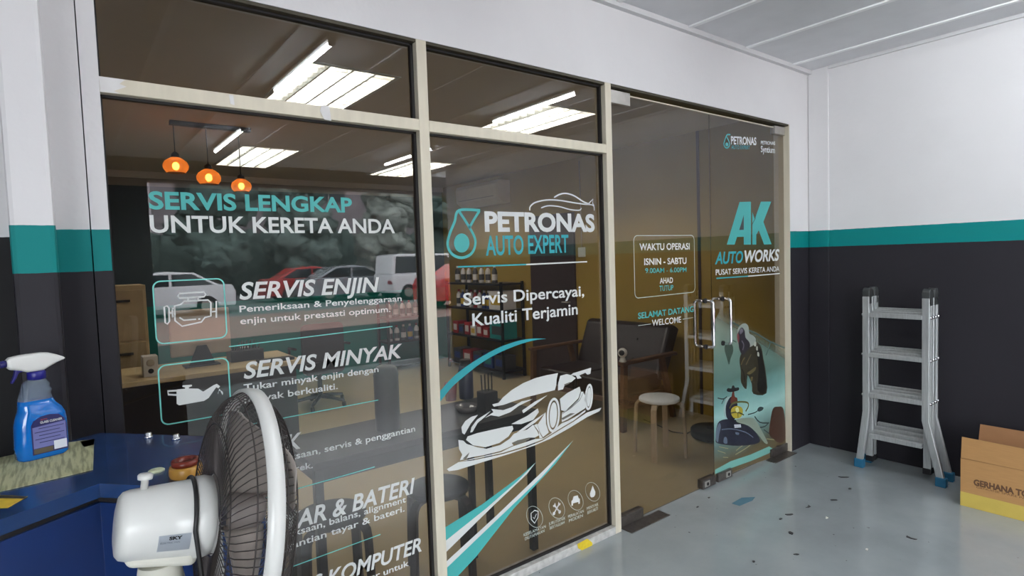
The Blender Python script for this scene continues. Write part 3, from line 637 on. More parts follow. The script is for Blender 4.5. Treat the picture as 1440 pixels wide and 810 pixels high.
layer('halo_bar', ink('olive_bar', (88, 88, 50), .95), strokes=[(B_([(140, 240), (160, 205), (210, 190), (275, 195), (282, 225), (262, 262)]), .013), (B_([(150, 275), (200, 268), (250, 290)]), .010), (B_([(200, 230), (205, 310)]), .008)], lay=5)
layer('helmet_band', ink('cream', (196, 194, 140), .9), [B_([(185, 240), (205, 232), (212, 262), (192, 268)])], lay=6)
layer('nose_cone', ink('grey_green', (128, 140, 126), .9), [B_([(200, 320), (300, 310), (340, 330), (380, 400), (430, 500), (405, 500), (350, 430), (280, 370), (200, 345)])], lay=4)
layer('number_panel', ink('pale_panel', (176, 184, 188), .9), [B_([(175, 362), (225, 360), (228, 384), (178, 388)])], lay=5, sm=0)
layer('tyre_highlight', ink('steel_blue', (96, 108, 124), .85), [B_([(36, 470), (40, 400), (62, 350), (74, 380), (60, 440), (52, 496)]), B_([(95, 500), (100, 460), (118, 462), (122, 505)]), B_([(185, 420), (212, 425), (208, 440), (188, 436)])], [(B_([(80, 400), (160, 395), (260, 420), (320, 460)]), .006)], 5)
layer('rear_wheel', ink('brown_wheel', (64, 42, 32), .96), [B_([(440, 430), (450, 330), (470, 240), (510, 226), (545, 235), (560, 320), (562, 470), (520, 500), (470, 470)])], lay=3)
layer('mirror_and_wing', ink('slate', (44, 58, 60), .95), [B_([(352, 244), (372, 226), (398, 234), (388, 254), (360, 264)])], [(B_([(280, 286), (330, 272), (360, 252)]), .008), (B_([(330, 300), (370, 345), (440, 350)]), .010), (B_([(370, 385), (410, 375), (440, 345)]), .009), (B_([(50, 160), (90, 168), (120, 150)]), .008), (B_([(80, 205), (100, 165)]), .008), (B_([(400, 400), (440, 430)]), .008)], 4)
layer('spray_streaks', ink('straw', (158, 156, 118), .7), strokes=[(B_([(185, 590), (260, 545), (320, 500)]), .007), (B_([(190, 560), (240, 520), (300, 485)]), .007), (B_([(50, 560), (110, 580)]), .005), (B_([(420, 470), (500, 480)]), .006), (B_([(90, 610), (130, 612)]), .005), (B_([(60, 530), (130, 545)]), .005)], lay=2)
layer('foot_stripe', ink('aqua_stripe', (116, 176, 166), .8), [B_([(30, 705), (150, 640), (300, 590), (440, 528), (468, 545), (440, 580), (300, 640), (160, 690), (30, 738)])], lay=2, sm=0)
layer('dark_corner', ink('dark_corner', (34, 30, 26), .9), [B_([(480, 560), (500, 520), (590, 510), (590, 570), (520, 600)])], lay=2, sm=0)
#@@ END DECALS
#@@ LIGHTS --------------------------------------------------------------------
M['tube'] = emit('lit_fluorescent_tube', (245, 250, 255), TUBE_L)
for i, (x, y0, y1, lb) in enumerate(((1.33, -2.30, -1.15, 'ceiling batten light in the bay opposite the left window'), (3.34, -2.30, -1.15, 'ceiling batten light in the bay opposite the glass doors'),
                        (1.43, -5.0, -3.72, 'ceiling batten light near the street opening, in line with the left window'), (3.50, -5.0, -3.72, 'ceiling batten light near the street opening, on the right wall side'))):
    d = thing('batten_light', lb, 'light', (x, (y0+y1)/2, ZC-.05), 'batten lights on the bay ceiling')
    MB().box((x-.03, y0, ZC-.032), (x+.03, y1, ZC-.009)).build('housing', M['plwhite'], d, bevel=.004)
    MB().cyl((x, y0+.02, ZC-.046), (x, y1-.02, ZC-.046), .015, n=12).build('tube', M['tube'], d)
    for y in (y0, y1): MB().box((x-.02, y-.008, ZC-.064), (x+.02, y+.02, ZC-.025)).build('end_cap', M['plwhite'], d, bevel=.003)
M['paneltube'] = emit('lit_panel_tube', (248, 252, 250), TROFFER_L*3.0)
M['panelback'] = emit('lit_panel_reflector', (240, 246, 245), TROFFER_L*.10)
M['louvre'] = mat('white_louvre', (196, 200, 198), .4)
for i, (x0, x1, y0, y1, lb) in enumerate(((1.12, 1.67, 1.06, 2.30, 'louvred ceiling panel light seen through the upper left window'), (2.85, 3.40, 1.06, 2.30, 'louvred ceiling panel light seen through the upper middle window'),
                            (1.36, 1.90, 3.60, 4.80, 'bright ceiling panel light deeper in the office behind the pendant lamps'), (3.12, 3.66, 3.60, 4.80, 'bright ceiling panel light deeper in the office, cut by the aluminium post'))):
    d = thing('panel_light', lb, 'light', ((x0+x1)/2, (y0+y1)/2, OZ-.03), 'ceiling panel lights in the office')
    MB().box((x0-.012, y0-.012, OZ-.006), (x0+.014, y1+.012, OZ)).box((x1-.014, y0-.012, OZ-.006), (x1+.012, y1+.012, OZ)).box((x0, y0-.012, OZ-.006), (x1, y0+.014, OZ)).box((x0, y1-.014, OZ-.006), (x1, y1+.012, OZ)).build('frame', M['plwhite'], d)
    bx((x0+.003, y0+.003, OZ+.088), (x1-.003, y1-.003, OZ+.097)).build('reflector', M['panelback'], d)
    for k in range(2):
        x = x0+(x1-x0)*(.27+.46*k)
        MB().cyl((x, y0+.03, OZ+.066), (x, y1-.03, OZ+.066), .013, n=12).build('tube', M['paneltube'], d)
    lv = MB()
    for k in range(1, 4): x = x0+(x1-x0)*k/4; lv.box((x-.006, y0+.005, OZ-.002), (x+.006, y1-.005, OZ+.046))
    for k in range(1, 13): y = y0+(y1-y0)*k/13; lv.box((x0+.005, y-.0025, OZ), (x1-.005, y+.0025, OZ+.044))
    lv.build('louvre_grille', M['louvre'], d)
# pendants
m, n, l = new_mat('amber_glass'); n.remove(n['Principled BSDF'])
tr = n.new('ShaderNodeBsdfTransparent'); tr.inputs[0].default_value = (.74, .36, .13, 1); tl = n.new('ShaderNodeBsdfTranslucent'); tl.inputs[0].default_value = (.62, .25, .08, 1)
gl = n.new('ShaderNodeBsdfGlossy'); gl.inputs['Roughness'].default_value = .1
m1 = n.new('ShaderNodeMixShader'); m1.inputs[0].default_value = .5; m2 = n.new('ShaderNodeMixShader'); m2.inputs[0].default_value = .08
l.new(tr.outputs[0], m1.inputs[1]); l.new(tl.outputs[0], m1.inputs[2]); l.new(m1.outputs[0], m2.inputs[1]); l.new(gl.outputs[0], m2.inputs[2]); l.new(m2.outputs[0], n['Material Output'].inputs[0]); M['amber'] = m
M['bulb'] = emit('lit_warm_bulb', (255, 206, 130), 16)
PYC = 2.88
bar0 = PY(238, 176, PYC); bar1 = PY(352, 186, PYC)
b_ = bx((bar0.x, PYC-.03, OZ-.03), (bar1.x, PYC+.03, OZ)).build('ceiling_bar', M['blackmetal'], bevel=.004); tag(b_, 'dark ceiling bar carrying three amber pendant lamps', 'ceiling mount')
for i, (px, pt, pbot, lb) in enumerate(((246, 215, 243, 'amber glass pendant lamp hanging highest, leftmost of three'), (292.5, 232, 259, 'amber glass pendant lamp hanging between the other two'), (338.5, 246.5, 269.5, 'amber glass pendant lamp hanging lowest, in front of the far ceiling panel'))):
    t_ = PY(px, pt, PYC); q = PY(px, pbot, PYC); x = t_.x; h = t_.z-q.z; zb = q.z
    d = thing('pendant_lamp', lb, 'lamp', (x, PYC, zb), 'amber pendant lamps')
    MB().tube([(x, PYC, OZ-.03), (x, PYC, zb+h*.98)], .0035, 6).build('cord', M['blackmetal'], d)
    MB().lathe([(.008, h*1.06), (.026, h*.95), (.03, h*.70), (.024, h*.66)], (x, PYC, zb), n=16).build('socket', M['blackmetal'], d)
    r_ = h*.58
    MB().lathe([(.028, h*.78), (r_*.55, h*.70), (r_*.86, h*.56), (r_, h*.36), (r_*.95, h*.18), (r_*.72, 0.0)], (x, PYC, zb), n=28, cap=False).build('glass_shade', M['amber'], d)
    MB().ball((x, PYC, zb+h*.34), h*.16, 12, 8, (1, 1, 1.25)).build('bulb', M['bulb'], d)

#@@ FOREGROUND ----------------------------------------------------------------
CT = 1.10
M['blue'] = mat('worn_blue_enamel', (28, 56, 100), .26, var=.22, scale=9, coat=.2)
M['bluedark'] = mat('blue_enamel_body', (10, 40, 92), .34, var=.1, scale=7)
fp = [(-.36, -.385), (-.01, -.212), (.057, -.18), (.105, -.236), (.385, -.56), (.19, -.825), (.104, -.729), (.034, -.65), (-.119, -.74), (-.36, -.875)]
root = thing('machine_cabinet', 'blue enamelled machine cabinet with bent worktop standing before the left window', 'cabinet', (.03, -.5, 0))
def shrink(poly, dd):
    c = Vector((sum(p[0] for p in poly)/len(poly), sum(p[1] for p in poly)/len(poly))); out = []
    for p in poly:
        v = c-Vector(p); out.append(tuple(Vector(p)+v.normalized()*dd))
    return out
MB().prism([(x, y, CT-.03) for x, y in fp], (0, 0, .03)).build('top_cover', M['blue'], root, bevel=.006)
MB().prism([(x, y, CT-.042) for x, y in shrink(fp, .014)], (0, 0, .012)).build('shadow_gap', M['gasket'], root)  # solid black strip imitates the shade in the seam under the cover
MB().prism([(x, y, .04) for x, y in shrink(fp, .003)], (0, 0, CT-.082)).build('body', M['bluedark'], root, bevel=.008)
MB().prism([(x, y, 0) for x, y in shrink(fp, .04)], (0, 0, .042)).build('plinth', M['gasket'], root)
for px, py in ((208.5, 615.5), (247.5, 618)):
    p = PZ(px, py, CT); MB().lathe([(.011, 0), (.011, .004), (.0075, .006), (.0085, .012), (.007, .014), (0.001, .0145)], p, n=20).build('bolt_head', M['chrome'], root)
p = PZ(220, 663, CT); MB().lathe([(.0165, 0), (.0165, .003), (.0135, .005), (.001, .0055)], p, n=24).build('round_plug', mat('cream_plug', (196, 202, 168), .5), root)
ys = MB().flat([PZ(*q, CT+.0008) for q in ((-40, 700), (0, 696), (39.5, 698), (11, 714.5), (-40, 716))], (0, 0, 1)).build('warning_sticker', mat('yellow_sticker', (222, 186, 52), .5, var=.1, scale=60), root)
MB().flat([PZ(*q, CT+.0014) for q in ((-20, 697.5), (2, 696.4), (38, 698), (34, 701), (4, 700.5), (-20, 702))], (0, 0, 1)).build('dark_band', mat('sticker_black', (48, 44, 36), .5), ys)
# paper and tape on the cabinet
m, n, l = new_mat('grubby_printed_paper'); b = n['Principled BSDF']; tc = n.new('ShaderNodeTexCoord'); wv = n.new('ShaderNodeTexNoise'); mp = n.new('ShaderNodeMapping'); mp.inputs['Scale'].default_value = (60, 5, 1); mp.inputs['Rotation'].default_value = (0, 0, .35)
l.new(tc.outputs['Object'], mp.inputs[0]); l.new(mp.outputs[0], wv.inputs['Vector']); wv.inputs['Scale'].default_value = 2.2; wv.inputs['Detail'].default_value = 3
rp = n.new('ShaderNodeValToRGB'); rp.color_ramp.elements[0].position = .38; rp.color_ramp.elements[1].position = .56; rp.color_ramp.elements[0].color = lin((142, 142, 110)); rp.color_ramp.elements[1].color = lin((186, 186, 146)); l.new(wv.outputs[0], rp.inputs[0]); l.new(rp.outputs[0], b.inputs['Base Color']); b.inputs['Roughness'].default_value = .7
pp = MB().prism([PZ(*q, CT+.001) for q in ((132.5, 618), (130.8, 661), (60, 678), (0, 692), (-55, 704), (-60, 664), (0, 644), (92, 623))], (0, 0, .0012)).build('paper_sheet', m)
tag(pp, 'yellowed printed paper sheet lying under the blue spray bottle', 'paper')
pp2 = MB().flat([PZ(*q, CT+.0022) for q in ((112, 620.5), (133, 617), (132, 625), (118, 629))], (0, 0, 1)).build('oil_stain', mat('oil_stain', (74, 72, 54), .4), pp)
tc0 = PZ(262, 668, CT)
d = thing('tape_roll', 'red-brown and tan tape roll on the blue cabinet behind the fan', 'tape', tc0)
MB().lathe([(0.0310, 0.0000), (0.0327, 0.0052), (0.0327, 0.0172), (0.0310, 0.0224), (0.0163, 0.0224), (0.0163, 0.0000)], tc0, n=30, cap=False).build('tan_roll', mat('tan_tape', (176, 130, 56), .35, var=.15), d)
MB().lathe([(0.0172, 0.0224), (0.0267, 0.0232), (0.0284, 0.0301), (0.0267, 0.0353), (0.0172, 0.0353), (0.0155, 0.0258)], tc0, n=30, cap=False).build('red_roll', mat('red_brown_tape', (112, 40, 26), .3, var=.15), d)

# spray bottle
bo = PZ(60, 641, CT+.002)
d = thing('spray_bottle', 'blue glass-cleaner spray bottle with white trigger head on the paper', 'bottle', bo)
ua = Vector((math.cos(R(17)), math.sin(R(17)), 0)); va = Vector((-ua.y, ua.x, 0))
def bsec(hw, hd, xo, z, k=7):
    rr = min(hw, hd)*.8; return [bo+ua*(xo+x)+va*y+Vector((0, 0, z)) for x, y in rrect(-hw, -hd, hw, hd, rr, k)]
def bloft(mb, secs, cap=True):
    S = [bsec(*q) for q in secs]; n_ = len(S[0]); vs = [p for s_ in S for p in s_]; fs = [(i*n_+k, i*n_+(k+1) % n_, (i+1)*n_+(k+1) % n_, (i+1)*n_+k) for i in range(len(S)-1) for k in range(n_)]
    sm = [True]*len(fs)
    if cap: fs += [tuple(range(n_-1, -1, -1)), tuple(range((len(S)-1)*n_, len(S)*n_))]; sm += [False, False]
    return mb.add(vs, fs, sm)
bs = [(.046, .024, 0, 0), (.051, .028, 0, .006), (.052, .029, 0, .03), (.051, .029, .001, .085), (.048, .028, .002, .103), (.042, .026, .001, .118), (.036, .023, -.004, .130), (.033, .022, -.006, .142)]
mblue = mat('blue_cleaning_liquid', (8, 104, 188), .12, var=.04, coat=.4)
bloft(MB(), bs).build('liquid_body', mblue, d)
m, n, l = new_mat('clear_bottle_plastic'); b = n['Principled BSDF']; tr = n.new('ShaderNodeBsdfTransparent'); tr.inputs[0].default_value = (.8, .86, .92, 1); b.inputs['Base Color'].default_value = lin((150, 164, 178)); b.inputs['Roughness'].default_value = .15
mx = n.new('ShaderNodeMixShader'); mx.inputs[0].default_value = .3; l.new(tr.outputs[0], mx.inputs[1]); l.new(b.outputs[0], mx.inputs[2]); l.new(mx.outputs[0], n['Material Output'].inputs[0])
bloft(MB(), [(.033, .022, -.006, .1422), (.030, .021, -.006, .155), (.0305, .020, -.003, .163), (.027, .019, -.005, .17), (.0275, .018, -.003, .177), (.024, .018, -.004, .183), (.019, .017, -.002, .189), (.0155, .0155, 0, .194)], False).build('clear_neck', m, d)
ax0 = bo+Vector((0, 0, 0))
MB().lathe([(.0165, .190), (.0185, .192), (.0185, .207), (.0165, .211)], ax0, n=24).build('collar', mat('navy_plastic', (30, 28, 120), .35), d)
hs = [(-.055, .228, .245), (-.05, .222, .251), (-.03, .216, .254), (-.018, .210, .2545), (.012, .210, .2545), (.026, .218, .252), (.042, .226, .245), (.054, .231, .238), (.057, .234, .235)]
mb = MB(); rows = []
for x, z0, z1 in hs:
    hw = .013 if x < .03 else .0105; zc = (z0+z1)/2; hh = (z1-z0)/2
    rows.append([bo+ua*x+va*yy+Vector((0, 0, zc+zz)) for yy, zz in rrect(-hw, -hh, hw, hh, min(hw, hh)*.6, 3)])
n_ = len(rows[0]); mb.add([p for r_ in rows for p in r_], [(i*n_+k, i*n_+(k+1) % n_, (i+1)*n_+(k+1) % n_, (i+1)*n_+k) for i in range(len(rows)-1) for k in range(n_)]+[tuple(range(n_-1, -1, -1)), tuple(range((len(rows)-1)*n_, len(rows)*n_))], True)
mb.build('trigger_head', M['plwhite'], d)
MB().cyl(bo-ua*.054+Vector((0, 0, .2365)), bo-ua*.067+Vector((0, 0, .2365)), .0085, n=14).build('nozzle', mat('nozzle_plastic', (26, 24, 92), .4), d)
mb = MB(); mb.prism([bo+ua*x+va*(-.006)+Vector((0, 0, z)) for x, z in [(-.030, .222), (-.040, .22), (-.044, .205), (-.050, .19), (-.047, .187), (-.039, .2), (-.034, .212), (-.022, .214)]], va*.012); mb.build('trigger', mat('trigger_plastic', (28, 26, 110), .4), d, bevel=.002)
def bl(x, z, o=0): return bo+ua*x-va*(.0295+.0004*o)+Vector((0, 0, z))
lab = MB().flat([bl(x, z) for x, z in [(-.026, .013), (.044, .013), (.044, .075), (.040, .09), (.03, .101), (.012, .105), (-.006, .103), (-.02, .095), (-.026, .084)]], -va).build('label', mat('navy_label', (34, 38, 92), .4, var=.03), d)
MB().flat([bl(x, z, 1) for x, z in [(-.0235, .028), (.042, .028), (.042, .083), (-.0235, .079)]], -va).build('lilac_panel', mat('lilac_panel', (110, 114, 168), .45), lab)
MB().flat([bl(x, z, 1) for x, z in [(-.0235, .015), (.014, .015), (.014, .027), (-.0235, .027)]], -va).build('olive_strip', mat('olive_strip', (86, 78, 62), .45), lab)
MB().flat([bl(x, z, 2) for x, z in [(.016, .017), (.042, .017), (.042, .038), (.016, .038)]], -va).build('white_box', mat('label_white', (208, 212, 220), .45), lab)
def btext(mb, s, x0, x1, z, h, bold=.02): return put_text(mb, s, bold, 0, lambda u, v: bl(x0+(x1-x0)*u, z+h*v, 3))
mb = MB(); btext(mb, 'GLASS CLEANER', -.008, .036, .086, .0055, .03); mb.build('product_lettering', M['vwhite'], lab)
mb = MB(); btext(mb, 'AUTO', -.007, .006, .0935, .0035, .02); mb.build('small_red_lettering', mat('label_red', (176, 70, 70), .5), lab)
mb = MB()
for k in range(5): mb.box((0, 0, 0), (1, 1, 1), Matrix.Translation(bl(-.02 if k % 2 else -.012, .074-.0085*k, 3)) @ Matrix((tuple((ua*.05).to_tuple())+(0,), tuple((va*.0).to_tuple())+(0,), (0, 0, .0016, 0), (0, 0, 0, 1))).transposed() if False else Matrix(((ua.x*.05, -va.x*.0003, 0, 0), (ua.y*.05, -va.y*.0003, 0, 0), (0, 0, .0016, 0), (0, 0, 0, 1))).copy() if False else Matrix(((ua.x*.05, -va.x*.0003, 0, bl(-.02 if k % 2 else -.012, .074-.0085*k, 3).x), (ua.y*.05, -va.y*.0003, 0, bl(-.02 if k % 2 else -.012, .074-.0085*k, 3).y), (0, 0, .0016, bl(0, .074-.0085*k, 3).z), (0, 0, 0, 1))))
mb.build('fine_print_marking', mat('label_print', (44, 44, 92), .5), lab)

# pedestal fan
FD = .97
FC = Vector((.2218, -1.0666, 1.1246))
FA = Vector((math.sin(R(90.6))*math.cos(R(8.5)), math.cos(R(90.6))*math.cos(R(8.5)), -math.sin(R(8.5)))).normalized()
FU = (Vector((0, 0, 1))-FA*FA.z).normalized(); FV = FA.cross(FU)      # up in the fan plane; sideways
def fpnt(r, a, s): return FC+FA*s+FU*(r*math.cos(a))+FV*(r*math.sin(a))
fz0 = Vector((FC.x-FA.x*.15, FC.y-FA.y*.15, 0))
fan = thing('pedestal_fan', 'white pedestal fan with dark wire grille standing in front of the left window', 'fan', fz0)
FR = .206
M['wire'] = mat('dark_grey_wire', (66, 60, 58), .4, .5)
def grille(name, prof, nw, r_in, rings, twist):
    mb = MB()
    for k in range(nw):
        a0 = 2*math.pi*k/nw; pts = []
        for r_, s in prof: pts.append(fpnt(r_, a0+twist*(1-r_/FR), s))
        mb.tube(pts, .00095, 4, cap=False)
    for r_, s, w_ in rings: mb.tube([fpnt(r_, 2*math.pi*i/56, s) for i in range(56)], w_, 5, closed=True)
    return mb.build(name, M['wire'], fan)
grille('rear_grille', [(.066, -.047), (.1, -.051), (.14, -.052), (.17, -.046), (.19, -.032), (.201, -.014), (.204, -.004)], 96, .06, [(.067, -.047, .0016), (.150, -.051, .0013), (.196, -.024, .0013)], .35)
grille('front_grille', [(.036, .058), (.08, .06), (.12, .057), (.155, .048), (.182, .034), (.198, .016), (.204, .004)], 96, .04, [(.04, .058, .0016), (.10, .0588, .0013), (.170, .042, .0013), (.196, .020, .0013)], -.3)
MB().lathe([(FR-.003, -.012), (FR+.003, -.0125), (FR+.0045, 0), (FR+.003, .0125), (FR-.003, .012), (FR-.003, -.012)], FC, FA, 72, cap=False).build('grille_ring', M['plwhite'], fan)
MB().lathe([(.001, .061), (.03, .061), (.036, .058), (.036, .054)], FC, FA, 32, cap=True).build('front_badge', M['plwhite'], fan)
MB().lathe([(.001, .038), (.02, .036), (.032, .026), (.036, -.02), (.03, -.03)], FC, FA, 28).build('blade_hub', mat('grey_blade_hub', (120, 112, 108), .3), fan)
m, n, l = new_mat('smoky_blade_plastic'); b = n['Principled BSDF']; b.inputs['Base Color'].default_value = lin((150, 141, 134)); b.inputs['Roughness'].default_value = .3
tr = n.new('ShaderNodeBsdfTransparent'); mx = n.new('ShaderNodeMixShader'); mx.inputs[0].default_value = .93; l.new(tr.outputs[0], mx.inputs[1]); l.new(b.outputs[0], mx.inputs[2]); l.new(mx.outputs[0], n['Material Output'].inputs[0])
for k in range(3):
    a0 = R(16+120*k); rowsn = 9; mb = MB(); vs = []; fs = []
    for i in range(rowsn):
        t = i/(rowsn-1); r_ = .028+.166*t; wdt = R(26+52*math.sin(math.pi*min(1, t*.95+.05)*.62))*(1 if t < .9 else (1-(t-.9)*5)); lead = R(22*t)
        for j in range(9):
            u = j/8-.5; ang = a0+lead+u*wdt; s = .034*math.sin(math.pi*u)+.004*math.cos(u*3)
            vs.append(fpnt(r_, ang, s))
    for i in range(rowsn-1):
        for j in range(8): fs.append((i*9+j, i*9+j+1, (i+1)*9+j+1, (i+1)*9+j))
    mb.add(vs, fs, True); o = mb.build('fan_blade', m, fan); so = o.modifiers.new('t', 'SOLIDIFY'); so.thickness = .002
hprof = [(.001, -.185), (.030, -.1845), (.044, -.182), (.0505, -.177), (.0535, -.168), (.058, -.115), (.0612, -.078), (.0645, -.0765), (.0655, -.062), (.063, -.051), (.05, -.047)]
mh = MB().lathe(hprof, FC, FA, 48).build('motor_housing', M['plwhite'], fan)
# tilt skirt below the housing, neck, pole, base
def fl(x, y, s): return FC+FA*s+FV*x+FU*y
mb = MB()
for s0, s1, y0, y1, w_ in ((-.168, -.068, -.072, -.035, .034),):
    mb.add([fl(sx*w_*q, yy, ss) for ss, q in ((s0, .8), (s1, 1)) for sx in (-1, 1) for yy in (y0+(.012 if ss == s0 else 0), y1)], [(0, 1, 3, 2), (4, 6, 7, 5), (0, 4, 5, 1), (2, 3, 7, 6), (1, 5, 7, 3), (0, 2, 6, 4)])
mb.build('gear_skirt', M['plastic'], fan, bevel=.012, seg=4)
nk = fl(0, -.07, -.118); 
mb = MB(); mb.lathe([(.040, -.11), (.040, -.06), (.035, -.03), (.029, .004)], nk, n=24); mb.build('neck', M['plastic'], fan)
MB().cyl(nk+Vector((0, 0, -.10)), (nk.x, nk.y, .05), .0125, n=18).build('pole', M['plwhite'], fan)
MB().lathe([(.2, 0), (.205, .012), (.19, .024), (.06, .044), (.03, .08), (.02, .09)], (nk.x, nk.y, 0), n=40).build('base', M['plastic'], fan)
kp = fl(0, .053, -.150); ku = (Vector((0, 0, 1))*.9+FA*.12).normalized()
MB().lathe([(.0055, 0), (.0055, .016), (.0105, .0175), (.011, .023), (.009, .0255), (.001, .026)], kp, ku, 18).build('oscillation_knob', M['plwhite'], fan)
# cord looped over the motor and hanging down
pts = []
for i in range(30):
    a = R(-150+280*i/29); pts.append(FC+FA*(-.108+.002*math.sin(i))+FU*(.0652*math.cos(a))+FV*(.0652*math.sin(a)))
end = [p for p in pts]
def toward(a): return FC+FA*(-.082)+FU*(.0640*math.cos(a))+FV*(.0655*math.sin(a))
side = -1 if (fl(-.1, 0, 0)-CAM).length < (fl(.1, 0, 0)-CAM).length else 1
loop = [toward(R(-side*70+side*t*160/22)) for t in range(23)]
last = loop[-1]
loop += [last+Vector((.002*i, 0, -.03*i)) for i in range(1, 22)]
MB().tube(loop, .0034, 8).build('power_cord', mat('black_cord', (30, 29, 29), .45), fan)
# maker's plate wrapped on the motor
def onm(s, ang, o=0):
    ri = .058+(s+.115)*(.0612-.058)/.037 if s > -.115 else .0535+(s+.168)*(.0045/.053)
    return FC+FA*s+FU*((ri+.0006+.0003*o)*math.cos(ang))+FV*(side*(ri+.0006+.0003*o)*math.sin(ang))
def wrap(mb, s0, s1, a0, a1, o=0, k=8):
    vs = [onm(s0+(s1-s0)*i/k, a0+(a1-a0)*j/k, o) for i in range(k+1) for j in range(k+1)]
    fs = [(i*(k+1)+j, (i+1)*(k+1)+j, (i+1)*(k+1)+j+1, i*(k+1)+j+1) for i in range(k) for j in range(k)]
    return mb.add(vs, fs, True)
pl = wrap(MB(), -.130, -.086, R(93), R(122)).build('maker_plate', mat('silver_plate', (172, 178, 186), .35, .4), fan)
mb = MB(); put_text(mb, 'SKY', .05, 0, lambda u, v: onm(-.116+.018*u, R(101)-R(5.5)*v, 2)); mb.build('maker_lettering', M['blackmetal'], pl)
mb = MB(); put_text(mb, 'ELECTRIC FAN', .0, 0, lambda u, v: onm(-.127+.026*u, R(106.5)-R(2.6)*v, 2)); mb.build('fine_lettering', mat('grey_print', (96, 100, 108), .5), pl)
#@@ LADDER, BOX, SCRAPS ---------------------------------------------------------
M['ladder'] = mat('brushed_ladder_aluminium', (186, 188, 188), .38, .6, var=.12, scale=10, stretch=(12, 12, 1))
M['foot'] = mat('blue_rubber', (24, 92, 124), .55)
M['hinge'] = mat('grey_hinge_steel', (74, 76, 76), .4, .5, var=.15)
LX = 4.335
d = thing('ladder', 'folded aluminium multi-section ladder with blue feet against the dark right wall', 'ladder', (4.42, -.69, 0))
YL, YR = -.508, -.857
def bar(mb, p0, p1, wx, wy):
    p0 = Vector(p0); p1 = Vector(p1)
    return mb.add([p+Vector((sx*wx/2, sy*wy/2, 0)) for p in (p0, p1) for sx, sy in ((-1, -1), (1, -1), (1, 1), (-1, 1))], [(3, 2, 1, 0), (4, 5, 6, 7), (0, 1, 5, 4), (1, 2, 6, 5), (2, 3, 7, 6), (3, 0, 4, 7)])
secs = (LX, LX+.047, LX+.094, LX+.141)
for si, x in enumerate(secs):
    outer = si in (0, 3)
    for y, sg in ((YL, 1), (YR, -1)):
        yy = y if outer else y-sg*.004
        zb = .40 if outer else .07
        mb = MB(); bar(mb, (x, yy, zb), (x, yy, 1.20), .028, .042)
        if outer: bar(mb, (x, yy+sg*(.045 if sg > 0 else .085), .035), (x, yy, .405), .028, .042)
        mb.build('side_rail', M['ladder'], d, bevel=.003)
        if outer:
            fy = yy+sg*(.045 if sg > 0 else .085)
            MB().box((x-.022, fy-.03, 0), (x+.022, fy+.03, .06)).build('rubber_foot', M['foot'], d, bevel=.006)
        else: MB().box((x-.017, yy-.024, .045), (x+.017, yy+.024, .085)).build('end_cap', M['blackmetal'], d, bevel=.004)
    zs = (1.075, .80, .52, .236) if si == 0 else ((1.10, .83, .555, .29) if si == 3 else ((1.085, .812, .535, .255), (1.093, .821, .545, .272))[si-1])
    for z in zs:
        rg = MB().box((x-.015, YR+.02, z-.014), (x+.015, YL-.02, z+.014))
        for k in range(3): rg.box((x-.013+.010*k, YR+.02, z+.013), (x-.008+.010*k, YL-.02, z+.0165))
        rg.build('rung', M['ladder'], d, bevel=.002)
for y, sg in ((YL, 1), (YR, -1)):
    for x in (LX+.0235, LX+.1175):
        h = MB()
        h.cyl((x, y-.022, 1.226), (x, y+.022, 1.226), .034, n=20)
        h.box((x-.034, y-.021, 1.15), (x-.008, y+.021, 1.226)).box((x+.008, y-.021, 1.15), (x+.034, y+.021, 1.226))
        h.build('hinge', M['hinge'], d, bevel=.002)
    rv = MB()
    for x in secs:
        for z in (1.075, .80, .52, .236): rv.cyl((x, y+sg*.019, z), (x, y+sg*.030, z), .0105, n=10)
    rv.build('rivet_pattern', M['chrome'], d)
# cardboard box
CB = mat('corrugated_cardboard', (176, 132, 82), .75, var=.05, scale=12, stretch=(1, 1, 14))
CB2 = mat('cardboard_inside', (150, 108, 72), .8, var=.05)
bxx, by1, by0, bz = 4.104, -1.10, -1.62, .285
d = thing('cardboard_box', 'open brown cardboard box with yellow tape along its foot by the right wall', 'box', (4.26, -1.36, 0))
MB().box((bxx, by0, 0), (bxx+.005, by1, bz)).box((bxx+.34, by0, 0), (bxx+.345, by1, bz)).box((bxx+.005, by0, 0), (bxx+.34, by0+.005, bz)).box((bxx+.005, by1-.005, 0), (bxx+.34, by1, bz)).box((bxx+.005, by0+.005, 0), (bxx+.34, by1-.005, .006)).build('carton', CB, d)
MB().prism([(bxx, by1-.001, bz), (bxx-.004, by1-.006, bz+.126), (bxx-.004, by0+.006, bz+.120), (bxx, by0+.001, bz)], (.004, 0, 0)).build('flap', CB, d)
MB().prism([(bxx+.341, by1-.001, bz), (bxx+.352, by1-.008, bz+.128), (bxx+.352, by0+.006, bz+.128), (bxx+.341, by0+.001, bz)], (.004, 0, 0)).build('flap', CB2, d)
MB().prism([(bxx+.01, by0, bz), (bxx+.33, by0, bz), (bxx+.325, by0-.08, bz-.08), (bxx+.015, by0-.08, bz-.08)], (0, -.003, -.003)).build('flap', CB, d)
MB().prism([(bxx+.012, by1-.006, bz-.004), (bxx+.33, by1-.006, bz-.004), (bxx+.32, by1-.05, bz-.11), (bxx+.02, by1-.05, bz-.11)], (0, -.003, 0)).build('flap', CB2, d)
tb = MB().box((bxx-.0012, by0, .001), (bxx-.0002, by1, .084)).build('yellow_tape', mat('yellow_packing_tape', (196, 172, 84), .35, var=.04), d)
ink = mat('faded_black_print', (96, 66, 44), .8)
mb = MB()
put_text(mb, 'GERHANA TOTLA NUST', .05, 0, lambda u, v: Vector((bxx-.0006, -1.162-.42*u, .138+.037*v))); mb.build('printed_lettering', ink, d)
